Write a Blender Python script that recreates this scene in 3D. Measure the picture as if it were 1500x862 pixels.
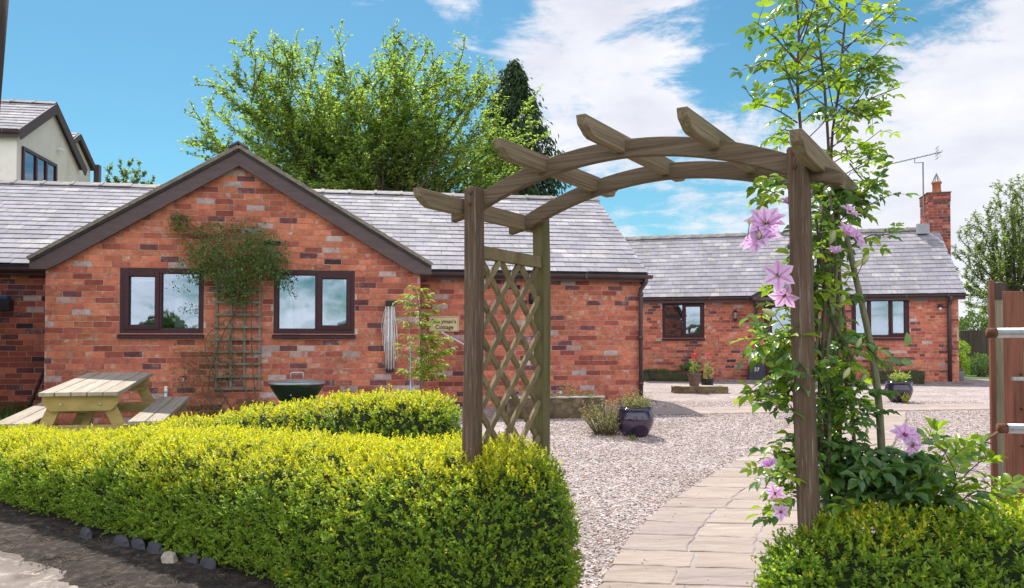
import bpy, math, random
import numpy as np
from mathutils import Vector, Matrix, noise as mnoise
for o in list(bpy.data.objects): bpy.data.objects.remove(o)
SC = bpy.context.scene
COL = SC.collection
R = math.radians
random.seed(7); rng = np.random.default_rng(7)

# ---------------------------------------------------------------- camera
EYE = 0.92; F = 1170.0; PITCH = math.atan(28/1170); SH = 46.0
cam = bpy.data.cameras.new('camera'); camo = bpy.data.objects.new('camera', cam); COL.objects.link(camo)
cam.sensor_width = 36; cam.lens = F/1500*36; cam.shift_y = SH/1500
cam.clip_start = 0.05; cam.clip_end = 3000
camo.location = (0, 0, EYE); camo.rotation_euler = (R(90)+PITCH, 0, 0)
SC.camera = camo
def ray(u, v):
    cx = (u-750)/F; cy = (431-v+SH)/F
    return Vector((cx, math.cos(PITCH)-cy*math.sin(PITCH), math.sin(PITCH)+cy*math.cos(PITCH)))
def pt(u, v, Y):
    d = ray(u, v); return Vector((0, 0, EYE)) + d*(Y/d.y)
def ground_z(x, y):
    s = -0.075*math.log1p(math.exp(min(50, (11-y)*1.6)))/1.6
    return max(s, -0.72)
def gpt(u, v, dz=0.0):
    d = ray(u, v); t = 0.5; step = 0.01
    while t < 200:
        p = Vector((0, 0, EYE)) + d*t
        if p.z <= ground_z(p.x, p.y)+dz: return p
        t += max(step, t*0.001)
    return p

# ---------------------------------------------------------------- world and sun
SUN_EL = 55.0; SUN_DIR = Vector((-0.36, 0.93, 0)).normalized()   # horizontal direction towards the sun
W = bpy.data.worlds.new('World'); SC.world = W; W.use_nodes = True
nt = W.node_tree; nt.nodes.clear()
def N(t, **kw):
    n = nt.nodes.new(t)
    for k, v in kw.items(): setattr(n, k, v)
    return n
L = nt.links.new
out = N('ShaderNodeOutputWorld'); bg = N('ShaderNodeBackground')
sky = N('ShaderNodeTexSky'); sky.sky_type = 'NISHITA'; sky.sun_disc = False
sky.sun_elevation = R(SUN_EL); sky.sun_rotation = math.atan2(SUN_DIR.x, SUN_DIR.y)
sky.air_density = 1.1; sky.dust_density = 0.3; sky.ozone_density = 1.3; sky.altitude = 100
bg.inputs['Strength'].default_value = 0.15
tc = N('ShaderNodeTexCoord')
nrm = N('ShaderNodeVectorMath', operation='NORMALIZE'); L(tc.outputs['Generated'], nrm.inputs[0])
# the blue of the clear air
hs = N('ShaderNodeMixRGB', blend_type='MULTIPLY'); hs.inputs[0].default_value = 1
hs.inputs[2].default_value = (0.180, 0.315, 0.33, 1); L(sky.outputs[0], hs.inputs[1])
# clouds: noise + broad banks at fixed directions of the sky
def noise_node(scale, detail, rough, stretch=(1, 1, 2.2), dist=0.0, off=(0, 0, 0)):
    mp = N('ShaderNodeMapping'); mp.inputs['Scale'].default_value = stretch; mp.inputs['Location'].default_value = off
    L(nrm.outputs[0], mp.inputs[0])
    n = N('ShaderNodeTexNoise'); n.inputs['Scale'].default_value = scale; n.inputs['Detail'].default_value = detail
    n.inputs['Roughness'].default_value = rough; n.inputs['Distortion'].default_value = dist
    L(mp.outputs[0], n.inputs['Vector']); return n.outputs['Fac']
def math_node(op, a, b=None, clamp=False):
    m = N('ShaderNodeMath', operation=op); m.use_clamp = clamp
    for i, x in enumerate((a, b)):
        if x is None: continue
        if isinstance(x, (int, float)): m.inputs[i].default_value = x
        else: L(x, m.inputs[i])
    return m.outputs[0]
fine = noise_node(8.5, 12, 0.66, dist=0.45); wisp = noise_node(16, 8, 0.7, stretch=(0.7, 1, 2.8), dist=0.8)
base = math_node('ADD', math_node('MULTIPLY', fine, 0.68), math_node('MULTIPLY', wisp, 0.32))
bias = None
for (u, v, rad, amp) in [(870, 130, 10, .33), (945, 30, 7, .24), (1045, 150, 7, .10), (800, 22, 3.5, .13), (672, 12, 3, .16), (690, 55, 3, .14),
                         (1090, 290, 10, .20), (1290, 325, 12, .35), (1460, 245, 12, .42), (1580, 330, 20, .40), (860, 200, 5, .14), (840, 270, 5, .08), (960, 300, 5, .08),
                         (950, 340, 5, .14), (1200, 340, 10, .2),
                         (2300, 200, 25, .3), (3400, 60, 20, .2), (1100, -700, 18, .2), (300, -900, 15, .18)]:
    d = ray(u, v).normalized()
    dp = N('ShaderNodeVectorMath', operation='DOT_PRODUCT'); L(nrm.outputs[0], dp.inputs[0]); dp.inputs[1].default_value = d
    mr = N('ShaderNodeMapRange'); mr.interpolation_type = 'SMOOTHSTEP'
    mr.inputs['From Min'].default_value = math.cos(R(rad)); mr.inputs['From Max'].default_value = 1.0
    mr.inputs['To Min'].default_value = 0; mr.inputs['To Max'].default_value = amp
    L(dp.outputs['Value'], mr.inputs['Value'])
    bias = mr.outputs[0] if bias is None else math_node('MAXIMUM', bias, mr.outputs[0])
# dense cloud added behind the viewer to fill the shaded walls with light
sep = N('ShaderNodeSeparateXYZ'); L(nrm.outputs[0], sep.inputs[0])
back = N('ShaderNodeMapRange'); back.inputs['From Min'].default_value = 0.1; back.inputs['From Max'].default_value = -0.3
back.inputs['To Min'].default_value = 0; back.inputs['To Max'].default_value = 0.26; L(sep.outputs['Y'], back.inputs['Value'])
tot = math_node('ADD', math_node('ADD', base, bias), back.outputs[0])
cm = N('ShaderNodeMapRange'); cm.interpolation_type = 'SMOOTHSTEP'
cm.inputs['From Min'].default_value = 0.61; cm.inputs['From Max'].default_value = 0.80; L(tot, cm.inputs['Value'])
shade = noise_node(6, 6, 0.6, off=(3, 1, 0))
cr = N('ShaderNodeMapRange'); cr.inputs['From Min'].default_value = .3; cr.inputs['From Max'].default_value = .7
L(shade, cr.inputs['Value'])
cc = N('ShaderNodeMixRGB'); cc.inputs[1].default_value = (2.35, 2.37, 2.62, 1); cc.inputs[2].default_value = (3.15, 3.1, 3.25, 1)
lit = N('ShaderNodeMapRange'); lit.inputs['From Min'].default_value = 0.2; lit.inputs['From Max'].default_value = -0.6; lit.inputs['To Min'].default_value = 1; lit.inputs['To Max'].default_value = 2.1; L(sep.outputs['Y'], lit.inputs['Value'])  # unseen clouds opposite the sun brightened as added fill light
ccl = N('ShaderNodeVectorMath', operation='SCALE'); L(cc.outputs[0], ccl.inputs[0]); L(lit.outputs[0], ccl.inputs['Scale'])
L(cr.outputs[0], cc.inputs[0])
mixc = N('ShaderNodeMixRGB'); L(math_node('MULTIPLY', cm.outputs[0], 0.93), mixc.inputs[0]); L(hs.outputs[0], mixc.inputs[1]); L(ccl.outputs[0], mixc.inputs[2])
L(mixc.outputs[0], bg.inputs['Color']); L(bg.outputs[0], out.inputs['Surface'])

sun = bpy.data.lights.new('sun', 'SUN'); sun.energy = 2.8; sun.angle = R(0.55); sun.color = (1.0, 0.955, 0.88)
suno = bpy.data.objects.new('sun', sun); COL.objects.link(suno)
sd = Vector((SUN_DIR.x*math.cos(R(SUN_EL)), SUN_DIR.y*math.cos(R(SUN_EL)), math.sin(R(SUN_EL))))
suno.rotation_euler = sd.to_track_quat('Z', 'Y').to_euler(); suno.location = (-5, 10, 20)

SC.render.engine = 'CYCLES'
SC.view_settings.view_transform = 'Standard'; SC.view_settings.look = 'None'
SC.view_settings.exposure = 1.2; SC.view_settings.gamma = 1
SC.cycles.max_bounces = 8; SC.cycles.transparent_max_bounces = 12; SC.cycles.diffuse_bounces = 4

# ---------------------------------------------------------------- materials
def mat(name, c1, c2=None, rough=.7, scale=8, bump=.2, detail=6, c3=None, island=0.0, spec=.35, metal=0, bscale=None, stretch=(1, 1, 1), coat=0, contrast=(.35, .65), bdist=.01, patch=None, weather=None, cracks=None, knots=False):
    """procedural surface: noise between c1 and c2, optional patches of c3, per-piece tone shift (island), bump"""
    m = bpy.data.materials.new(name); m.use_nodes = True; t = m.node_tree; ns = t.nodes; lk = t.links.new
    b = ns['Principled BSDF']; b.inputs['Roughness'].default_value = rough; b.inputs['Specular IOR Level'].default_value = spec
    b.inputs['Metallic'].default_value = metal; b.inputs['Coat Weight'].default_value = coat; b.inputs['Coat Roughness'].default_value = .05
    g = ns.new('ShaderNodeTexCoord'); mp = ns.new('ShaderNodeMapping'); mp.inputs['Scale'].default_value = stretch
    lk(g.outputs['Object'], mp.inputs[0])
    geo = ns.new('ShaderNodeNewGeometry')
    oi = ns.new('ShaderNodeObjectInfo')
    addv = ns.new('ShaderNodeVectorMath'); addv.operation = 'ADD'
    rv = ns.new('ShaderNodeMath'); rv.operation = 'ADD'; lk(geo.outputs['Random Per Island'], rv.inputs[0]); lk(oi.outputs['Random'], rv.inputs[1])
    rs = ns.new('ShaderNodeMath'); rs.operation = 'MULTIPLY'; rs.inputs[1].default_value = 37.0 if island else 0.0; lk(rv.outputs[0], rs.inputs[0])
    lk(mp.outputs[0], addv.inputs[0]); lk(rs.outputs[0], addv.inputs[1])
    n = ns.new('ShaderNodeTexNoise'); n.inputs['Scale'].default_value = scale; n.inputs['Detail'].default_value = detail; n.inputs['Roughness'].default_value = .6
    lk(addv.outputs[0], n.inputs['Vector'])
    c2 = c2 or tuple(x*.6 for x in c1)
    r = ns.new('ShaderNodeValToRGB'); r.color_ramp.elements[0].position = contrast[0]; r.color_ramp.elements[1].position = contrast[1]
    r.color_ramp.elements[0].color = (*c2, 1); r.color_ramp.elements[1].color = (*c1, 1); lk(n.outputs['Fac'], r.inputs[0])
    colr = r.outputs[0]
    if c3:
        n3 = ns.new('ShaderNodeTexNoise'); n3.inputs['Scale'].default_value = (patch or scale*.45); n3.inputs['Detail'].default_value = 8; n3.inputs['Roughness'].default_value = .7
        lk(addv.outputs[0], n3.inputs['Vector'])
        m3 = ns.new('ShaderNodeMapRange'); m3.inputs['From Min'].default_value = .54; m3.inputs['From Max'].default_value = .64; lk(n3.outputs['Fac'], m3.inputs['Value'])
        x3 = ns.new('ShaderNodeMixRGB'); x3.inputs[2].default_value = (*c3, 1); lk(m3.outputs[0], x3.inputs[0]); lk(colr, x3.inputs[1]); colr = x3.outputs[0]
    if island:
        fr = ns.new('ShaderNodeMath'); fr.operation = 'FRACT'; lk(rv.outputs[0], fr.inputs[0])
        mr = ns.new('ShaderNodeMapRange'); mr.inputs['To Min'].default_value = 1-island; mr.inputs['To Max'].default_value = 1+island; lk(fr.outputs[0], mr.inputs['Value'])
        ml = ns.new('ShaderNodeVectorMath'); ml.operation = 'SCALE'; lk(colr, ml.inputs[0]); lk(mr.outputs[0], ml.inputs['Scale']); colr = ml.outputs[0]
    if weather:   # broad stains fixed to the place: (scale, darkest factor, tint)
        wn = ns.new('ShaderNodeTexNoise'); wn.inputs['Scale'].default_value = weather[0]; wn.inputs['Detail'].default_value = 7; wn.inputs['Roughness'].default_value = .62
        wm = ns.new('ShaderNodeMapping'); wm.inputs['Scale'].default_value = (1, 1, .55); lk(geo.outputs['Position'], wm.inputs[0]); lk(wm.outputs[0], wn.inputs['Vector'])
        wr = ns.new('ShaderNodeValToRGB'); we = wr.color_ramp.elements; we[0].position = .36; we[0].color = (*[weather[1]*q for q in weather[2]], 1); we[1].position = .66; we[1].color = (1.08, 1.06, 1.05, 1)
        lk(wn.outputs['Fac'], wr.inputs[0]); wx = ns.new('ShaderNodeMixRGB'); wx.blend_type = 'MULTIPLY'; wx.inputs[0].default_value = 1; lk(colr, wx.inputs[1]); lk(wr.outputs[0], wx.inputs[2]); colr = wx.outputs[0]
    crk = None
    if cracks:   # drying splits along the grain: stretch vector
        cm_ = ns.new('ShaderNodeMapping'); cm_.inputs['Scale'].default_value = cracks; lk(addv.outputs[0], cm_.inputs[0])
        cn = ns.new('ShaderNodeTexNoise'); cn.inputs['Scale'].default_value = 1; cn.inputs['Detail'].default_value = 3; cn.inputs['Distortion'].default_value = .3; lk(cm_.outputs[0], cn.inputs['Vector'])
        ca = ns.new('ShaderNodeMath'); ca.operation = 'SUBTRACT'; ca.inputs[1].default_value = .5; lk(cn.outputs['Fac'], ca.inputs[0])
        cb = ns.new('ShaderNodeMath'); cb.operation = 'ABSOLUTE'; lk(ca.outputs[0], cb.inputs[0])
        cr_ = ns.new('ShaderNodeMapRange'); cr_.inputs['From Min'].default_value = .0; cr_.inputs['From Max'].default_value = .022; cr_.inputs['To Min'].default_value = .42; lk(cb.outputs[0], cr_.inputs['Value']); crk = cr_.outputs[0]
        cx = ns.new('ShaderNodeVectorMath'); cx.operation = 'SCALE'; lk(colr, cx.inputs[0]); lk(crk, cx.inputs['Scale']); colr = cx.outputs[0]
    lk(colr, b.inputs['Base Color'])
    if bump:
        nb = ns.new('ShaderNodeTexNoise'); nb.inputs['Scale'].default_value = bscale or scale*4; nb.inputs['Detail'].default_value = 5
        lk(addv.outputs[0], nb.inputs['Vector'])
        bp = ns.new('ShaderNodeBump'); bp.inputs['Strength'].default_value = bump; bp.inputs['Distance'].default_value = bdist
        lk(nb.outputs['Fac'], bp.inputs['Height']); lk(bp.outputs[0], b.inputs['Normal'])
    return m

def leafmat(name, a, b_, c=None, trans=.4, rough=.45, spec=.3, tint=(1.5, 1.6, .7)):
    m = bpy.data.materials.new(name); m.use_nodes = True; t = m.node_tree; ns = t.nodes; lk = t.links.new
    p = ns['Principled BSDF']; p.inputs['Roughness'].default_value = rough; p.inputs['Specular IOR Level'].default_value = spec
    geo = ns.new('ShaderNodeNewGeometry')
    r = ns.new('ShaderNodeValToRGB'); e = r.color_ramp.elements
    e[0].position = 0; e[0].color = (*a, 1); e[1].position = 1; e[1].color = (*(c or b_), 1)
    if c: x = e.new(.5); x.color = (*b_, 1)
    lk(geo.outputs['Random Per Island'], r.inputs[0]); lk(r.outputs[0], p.inputs['Base Color'])
    tr = ns.new('ShaderNodeBsdfTranslucent')
    br = ns.new('ShaderNodeMixRGB'); br.blend_type = 'MULTIPLY'; br.inputs[0].default_value = 1; br.inputs[2].default_value = (*tint, 1)
    lk(r.outputs[0], br.inputs[1]); lk(br.outputs[0], tr.inputs[0])
    mx = ns.new('ShaderNodeMixShader'); mx.inputs[0].default_value = trans
    lk(p.outputs[0], mx.inputs[1]); lk(tr.outputs[0], mx.inputs[2]); lk(mx.outputs[0], ns['Material Output'].inputs['Surface'])
    return m

M = {}
# bricks
bk = dict(rough=.9, scale=14, bump=.6, bscale=60, island=.17, spec=.15, bdist=.005, weather=(1.3, .80, (1, .97, .97)))
M['brick_orange'] = mat('brick_orange', (.66, .225, .125), (.50, .155, .095), c3=(.58, .34, .26), patch=9, **bk)
M['brick_red'] = mat('brick_red', (.54, .165, .108), (.39, .110, .080), c3=(.50, .27, .21), patch=8, **bk)
M['brick_deep'] = mat('brick_deep', (.36, .105, .076), (.26, .072, .056), **bk)
M['brick_plum'] = mat('brick_plum', (.22, .085, .085), (.13, .055, .06), c3=(.34, .24, .24), patch=8, **bk)
M['brick_salmon'] = mat('brick_salmon', (.56, .22, .12), (.42, .12, .07), c3=(.55, .42, .38), patch=10, **bk)
M['brick_pale'] = mat('brick_pale', (.58, .48, .47), (.42, .28, .25), c3=(.40, .14, .09), patch=7, **bk)
M['brick_char'] = mat('brick_char', (.085, .05, .05), (.05, .035, .038), **bk)
BR = ['brick_orange', 'brick_red', 'brick_deep', 'brick_plum', 'brick_salmon', 'brick_pale', 'brick_char']
M['mortar'] = mat('mortar', (.60, .45, .385), (.46, .33, .27), rough=.95, scale=20, bump=.4, bscale=120, spec=.1, bdist=.004)
# slates
sk = dict(rough=.78, scale=6, bump=.35, bscale=45, island=.09, spec=.22, weather=(1.6, .78, (1, 1, .97)), bdist=.004)
M['slate_a'] = mat('slate_a', (.39, .37, .415), (.30, .285, .32), c3=(.27, .255, .26), patch=3, **sk)
M['slate_b'] = mat('slate_b', (.35, .335, .385), (.28, .265, .305), **sk)
M['slate_c'] = mat('slate_c', (.49, .46, .48), (.39, .365, .375), c3=(.30, .27, .23), patch=4, **sk)
SL = ['slate_a', 'slate_b', 'slate_c']
M['ridge_tile'] = mat('ridge_tile', (.20, .18, .19), (.12, .10, .11), rough=.7, scale=9, bump=.4, c3=(.26, .24, .17))
M['verge'] = mat('verge_pointing', (.30, .25, .20), (.16, .13, .105), rough=.95, scale=14, bump=.6, c3=(.20, .20, .11))
M['underlay'] = mat('roof_underlay', (.06, .055, .06), rough=.9)
M['brown_paint'] = mat('brown_painted_board', (.115, .078, .08), (.088, .058, .06), rough=.65, scale=5, bump=.15, bscale=60, stretch=(1, 1, 6), spec=.4)
M['brown_upvc'] = mat('brown_window_frame', (.060, .016, .022), (.045, .012, .017), rough=.4, scale=10, bump=.05, spec=.3)
M['brown_pvc'] = mat('brown_gutter', (.085, .05, .052), (.06, .036, .04), rough=.4, scale=8, bump=.05, spec=.5)
M['white_render'] = mat('white_render', (.88, .84, .79), (.82, .77, .71), weather=(.7, .86, (1, .98, .94)), rough=.9, scale=1.5, bump=.3, bscale=40, c3=(.74, .69, .61), patch=1.2)
M['stone'] = mat('weathered_stone', (.19, .14, .09), (.075, .055, .035), rough=.95, scale=6, bump=.8, bscale=25, c3=(.07, .075, .03), patch=4, bdist=.02)
M['stone_top'] = mat('pale_stone', (.50, .45, .38), (.36, .31, .24), rough=.95, scale=9, bump=.6, c3=(.22, .21, .12))
M['moss_stone'] = mat('mossy_stone', (.085, .085, .04), (.04, .04, .025), rough=.95, scale=7, bump=.8, bscale=30, c3=(.035, .05, .02), bdist=.02)
M['moss_edge'] = mat('mossy_slab_edge', (.25, .17, .11), (.10, .07, .04), rough=.95, scale=8, bump=.8, bscale=30, c3=(.14, .14, .03), bdist=.02)
M['mulch_shade'] = mat('mulch_and_shade', (.075, .055, .045), (.028, .021, .018), c3=(.12, .09, .07), patch=14, rough=1, scale=14, bump=1, bscale=45, bdist=.03)  # dark debris, darkened further so the colour carries the hedge's shade
M['soil'] = mat('soil', (.10, .07, .05), (.045, .032, .024), rough=1, scale=8, bump=1, bscale=30, bdist=.03)
wk = dict(rough=.85, bump=.6, spec=.2, contrast=(.3, .7), bdist=.006)
M['post_wood'] = mat('brown_post_wood', (.185, .118, .082), (.09, .058, .042), cracks=(55, 55, 1.8), scale=11, bscale=30, stretch=(8, 8, .3), c3=(.26, .21, .17), patch=18, **wk)
M['beam_wood'] = mat('weathered_beam_wood', (.25, .175, .125), (.095, .066, .046), cracks=(2.2, 45, 45), scale=11, bscale=40, stretch=(.18, 9, 9), c3=(.19, .16, .10), patch=6, **wk)
M['rafter_wood'] = mat('weathered_rafter_wood', (.38, .285, .20), (.15, .108, .068), cracks=(45, 2.2, 45), scale=11, bscale=40, stretch=(9, .18, 9), c3=(.26, .22, .14), patch=6, **wk)
M['green_post'] = mat('algae_post_wood', (.21, .16, .10), (.12, .12, .04), cracks=(55, 55, 1.8), scale=5, bscale=22, stretch=(6, 6, .35), c3=(.10, .12, .03), patch=3, **wk)
M['slat_wood'] = mat('lattice_slat_wood', (.30, .23, .14), (.16, .12, .065), scale=12, bscale=40, island=.15, **wk)
M['grey_wood'] = mat('grey_trellis_wood', (.26, .235, .19), (.15, .13, .10), scale=12, bscale=40, island=.12, **wk)
M['new_wood'] = mat('treated_pine', (.50, .37, .15), (.34, .245, .09), scale=5, bscale=30, stretch=(1, .3, 3), island=.08, rough=.75, bump=.3, spec=.25, contrast=(.3, .7), bdist=.004)
M['table_top'] = mat('bleached_pine', (.52, .45, .37), (.34, .285, .22), cracks=(30, 1.6, 30), scale=6, bscale=30, stretch=(6, .4, 2), island=.08, rough=.8, bump=.4, spec=.2, contrast=(.3, .7), bdist=.004)
M['red_wood'] = mat('red_brown_board', (.27, .10, .06), (.13, .055, .036), cracks=(40, 40, 1.5), scale=5, bscale=22, stretch=(5, 5, .35), rough=.7, bump=.4, spec=.3, contrast=(.3, .7), bdist=.004)
M['old_green_wood'] = mat('green_grey_board', (.33, .31, .22), (.17, .16, .10), scale=6, bscale=22, stretch=(5, 5, .3), c3=(.13, .12, .09), patch=4, rough=.9, bump=.5, contrast=(.3, .7))
M['fence_wood'] = mat('dark_fence_wood', (.10, .075, .062), (.055, .042, .036), scale=4, bscale=22, stretch=(5, 5, .35), island=.2, **wk)
M['bark'] = mat('bark', (.17, .13, .10), (.08, .06, .045), scale=5, bscale=25, stretch=(4, 4, .7), rough=.95, bump=.8, spec=.1)
M['stem'] = mat('green_grey_stem', (.24, .23, .14), (.14, .13, .075), scale=10, bscale=50, stretch=(3, 3, .8), rough=.8, bump=.4)
M['shoot'] = mat('brown_shoot', (.13, .075, .05), (.08, .055, .03), scale=14, rough=.6, bump=.2)
M['twig'] = mat('dry_twig', (.20, .14, .09), (.10, .07, .045), scale=14, rough=.9, bump=.2)
M['galv'] = mat('galvanised_steel', (.56, .58, .60), (.42, .44, .46), rough=.38, scale=12, metal=.85, bump=.08, c3=(.36, .35, .34))
M['rust'] = mat('rusty_steel', (.20, .085, .045), (.09, .04, .025), rough=.85, scale=12, bump=.5, metal=.2)
M['steel_grey'] = mat('grey_metal', (.32, .31, .31), (.22, .21, .21), rough=.45, scale=9, metal=.6, bump=.05)
M['lead'] = mat('lead_flashing', (.36, .38, .42), (.27, .28, .31), rough=.55, scale=9, bump=.2)
M['terracotta'] = mat('terracotta', (.50, .17, .09), (.36, .11, .06), rough=.8, scale=9, bump=.2)
M['glaze'] = mat('blue_glaze', (.010, .012, .060), (.035, .012, .035), rough=.14, scale=2.2, bump=.06, spec=.7, coat=.35, stretch=(.6, .6, 3), bscale=8)
M['plastic_brown'] = mat('brown_plastic_pot', (.18, .10, .085), (.11, .065, .055), rough=.6, scale=9, bump=.1)
M['plastic_black'] = mat('black_plastic', (.022, .022, .026), (.014, .014, .016), rough=.42, scale=9, bump=.05)
M['bin_grey'] = mat('dark_grey_plastic', (.045, .048, .062), (.03, .032, .042), rough=.45, scale=6, bump=.05)
M['white_paint'] = mat('white_paint', (.80, .80, .79), (.66, .66, .65), rough=.5, scale=12, bump=.05)
M['airer_white'] = mat('white_coated_tube', (.78, .77, .76), (.60, .58, .57), rough=.4, scale=12, bump=.05)
M['enamel'] = mat('dark_green_enamel', (.012, .032, .026), (.02, .022, .016), rough=.25, scale=5, bump=.1, spec=.6, coat=.3)
M['lid_steel'] = mat('pale_lid_rim', (.55, .56, .55), (.38, .38, .37), rough=.35, metal=.6, scale=8, bump=.05)
M['sign_cream'] = mat('cream_sign_board', (.72, .62, .36), (.62, .52, .30), rough=.6, scale=6, bump=.05)
M['sign_text'] = mat('dark_lettering', (.13, .085, .045), (.10, .065, .035), rough=.6, bump=0)
M['pink_blind'] = mat('pink_striped_blind', (.72, .48, .44), (.66, .60, .56), rough=.9, scale=30, stretch=(4, 1, .01), bump=0)
M['curtain'] = mat('pale_curtain', (.70, .71, .70), (.52, .54, .55), rough=.9, scale=8, bump=.1)
M['dark_room'] = mat('dark_interior', (.07, .065, .06), (.045, .04, .04), rough=.95, bump=0)
M['room_thing'] = mat('pale_ornament', (.62, .64, .66), (.45, .47, .50), rough=.5, bump=0)
M['slab_a'] = mat('sandstone_slab_buff', (.41, .325, .275), (.33, .26, .22), rough=.92, scale=4, bump=.9, bscale=9, stretch=(.5, 2.2, 1), c3=(.43, .35, .31), patch=5, bdist=.016, island=.06)
M['slab_b'] = mat('sandstone_slab_pink', (.40, .32, .285), (.32, .255, .23), rough=.92, scale=4, bump=.9, bscale=9, stretch=(.5, 2.2, 1), c3=(.38, .31, .25), patch=5, bdist=.016, island=.06)
M['joint'] = mat('path_mortar', (.41, .345, .32), (.31, .255, .235), rough=.95, scale=8, bump=.5, bscale=60)
M['kerb_stone'] = mat('kerb_concrete', (.30, .24, .23), (.19, .15, .145), rough=.9, scale=8, bump=.3)
M['field'] = mat('grass_field', (.10, .16, .035), (.06, .10, .025), rough=.95, scale=.6, bump=.3)
M['red_petal'] = leafmat('red_petal', (.62, .02, .06), (.75, .05, .10), trans=.3)
M['pink_petal'] = leafmat('lilac_pink_petal', (.84, .64, .85), (.82, .54, .79), (.90, .76, .91), trans=.4, rough=.7, tint=(1.1, 1.0, 1.15))
M['petal_bar'] = leafmat('magenta_petal_bar', (.70, .28, .60), (.74, .34, .66), trans=.35, tint=(1, .9, 1.05))
M['violet_petal'] = leafmat('violet_petal', (.10, .03, .42), (.16, .06, .55), trans=.3)
M['orange_petal'] = leafmat('orange_petal', (.85, .30, .02), (.9, .12, .02), trans=.3)
M['yellow_petal'] = leafmat('yellow_petal', (.85, .45, .01), (.9, .6, .03), trans=.3)
M['stamen'] = mat('dark_stamens', (.14, .03, .08), (.30, .20, .08), rough=.8, scale=60, bump=0)
M['bud'] = leafmat('pale_green_bud', (.42, .45, .20), (.50, .52, .28), trans=.2)
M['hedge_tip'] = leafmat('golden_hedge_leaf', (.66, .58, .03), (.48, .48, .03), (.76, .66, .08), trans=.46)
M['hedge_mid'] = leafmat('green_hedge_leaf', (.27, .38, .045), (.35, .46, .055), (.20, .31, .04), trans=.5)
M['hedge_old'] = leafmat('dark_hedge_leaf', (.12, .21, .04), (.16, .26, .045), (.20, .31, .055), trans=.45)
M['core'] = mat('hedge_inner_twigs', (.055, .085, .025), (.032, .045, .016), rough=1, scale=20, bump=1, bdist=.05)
M['cherry_leaf'] = leafmat('cherry_leaf', (.28, .39, .11), (.21, .32, .09), (.36, .45, .14), trans=.58)
M['cherry_tip'] = leafmat('cherry_young_leaf', (.42, .47, .13), (.34, .40, .10), trans=.52)
M['conifer'] = leafmat('conifer_spray', (.038, .075, .028), (.06, .105, .038), (.03, .058, .024), trans=.2, rough=.7)
M['ash_leaf'] = leafmat('pale_tree_leaf', (.20, .25, .08), (.12, .17, .045), (.26, .28, .12), trans=.35)
M['far_leaf'] = leafmat('distant_leaf', (.13, .19, .06), (.08, .13, .04), trans=.4)
M['climb_leaf'] = leafmat('climber_leaf', (.11, .21, .07), (.16, .28, .075), (.08, .165, .06), trans=.38, rough=.34, spec=.75)
M['climb_light'] = leafmat('young_climber_leaf', (.24, .36, .03), (.34, .44, .04), (.16, .28, .03), trans=.45, rough=.33, spec=.8)
M['wall_leaf'] = leafmat('wall_shrub_leaf', (.10, .17, .05), (.15, .24, .07), (.07, .125, .04), trans=.38)
M['sap_leaf'] = leafmat('sapling_leaf', (.26, .34, .05), (.18, .26, .04), (.40, .46, .10), trans=.45)
M['grey_leaf'] = leafmat('grey_green_leaf', (.36, .37, .20), (.46, .43, .27), (.26, .31, .14), trans=.35)
M['grass'] = leafmat('grass_blade', (.06, .12, .025), (.10, .18, .03), trans=.3)

def glass_mat():
    m = bpy.data.materials.new('window_glass'); m.use_nodes = True; t = m.node_tree; ns = t.nodes; lk = t.links.new
    ns.remove(ns['Principled BSDF'])
    g = ns.new('ShaderNodeBsdfGlossy'); g.inputs['Roughness'].default_value = .015; g.inputs['Color'].default_value = (.76, .87, 1, 1)
    tr = ns.new('ShaderNodeBsdfTransparent'); tr.inputs['Color'].default_value = (.82, .86, .86, 1)
    fr = ns.new('ShaderNodeFresnel'); fr.inputs['IOR'].default_value = 1.5
    mm = ns.new('ShaderNodeMapRange'); mm.inputs['To Min'].default_value = .22; mm.inputs['To Max'].default_value = 1; lk(fr.outputs[0], mm.inputs['Value'])
    mx = ns.new('ShaderNodeMixShader'); lk(mm.outputs[0], mx.inputs[0]); lk(tr.outputs[0], mx.inputs[1]); lk(g.outputs[0], mx.inputs[2])
    n = ns.new('ShaderNodeTexNoise'); n.inputs['Scale'].default_value = 1.2
    bp = ns.new('ShaderNodeBump'); bp.inputs['Strength'].default_value = .04; bp.inputs['Distance'].default_value = .02; lk(n.outputs['Fac'], bp.inputs['Height']); lk(bp.outputs[0], g.inputs['Normal'])
    lk(mx.outputs[0], ns['Material Output'].inputs['Surface']); return m
M['glass'] = glass_mat()

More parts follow.
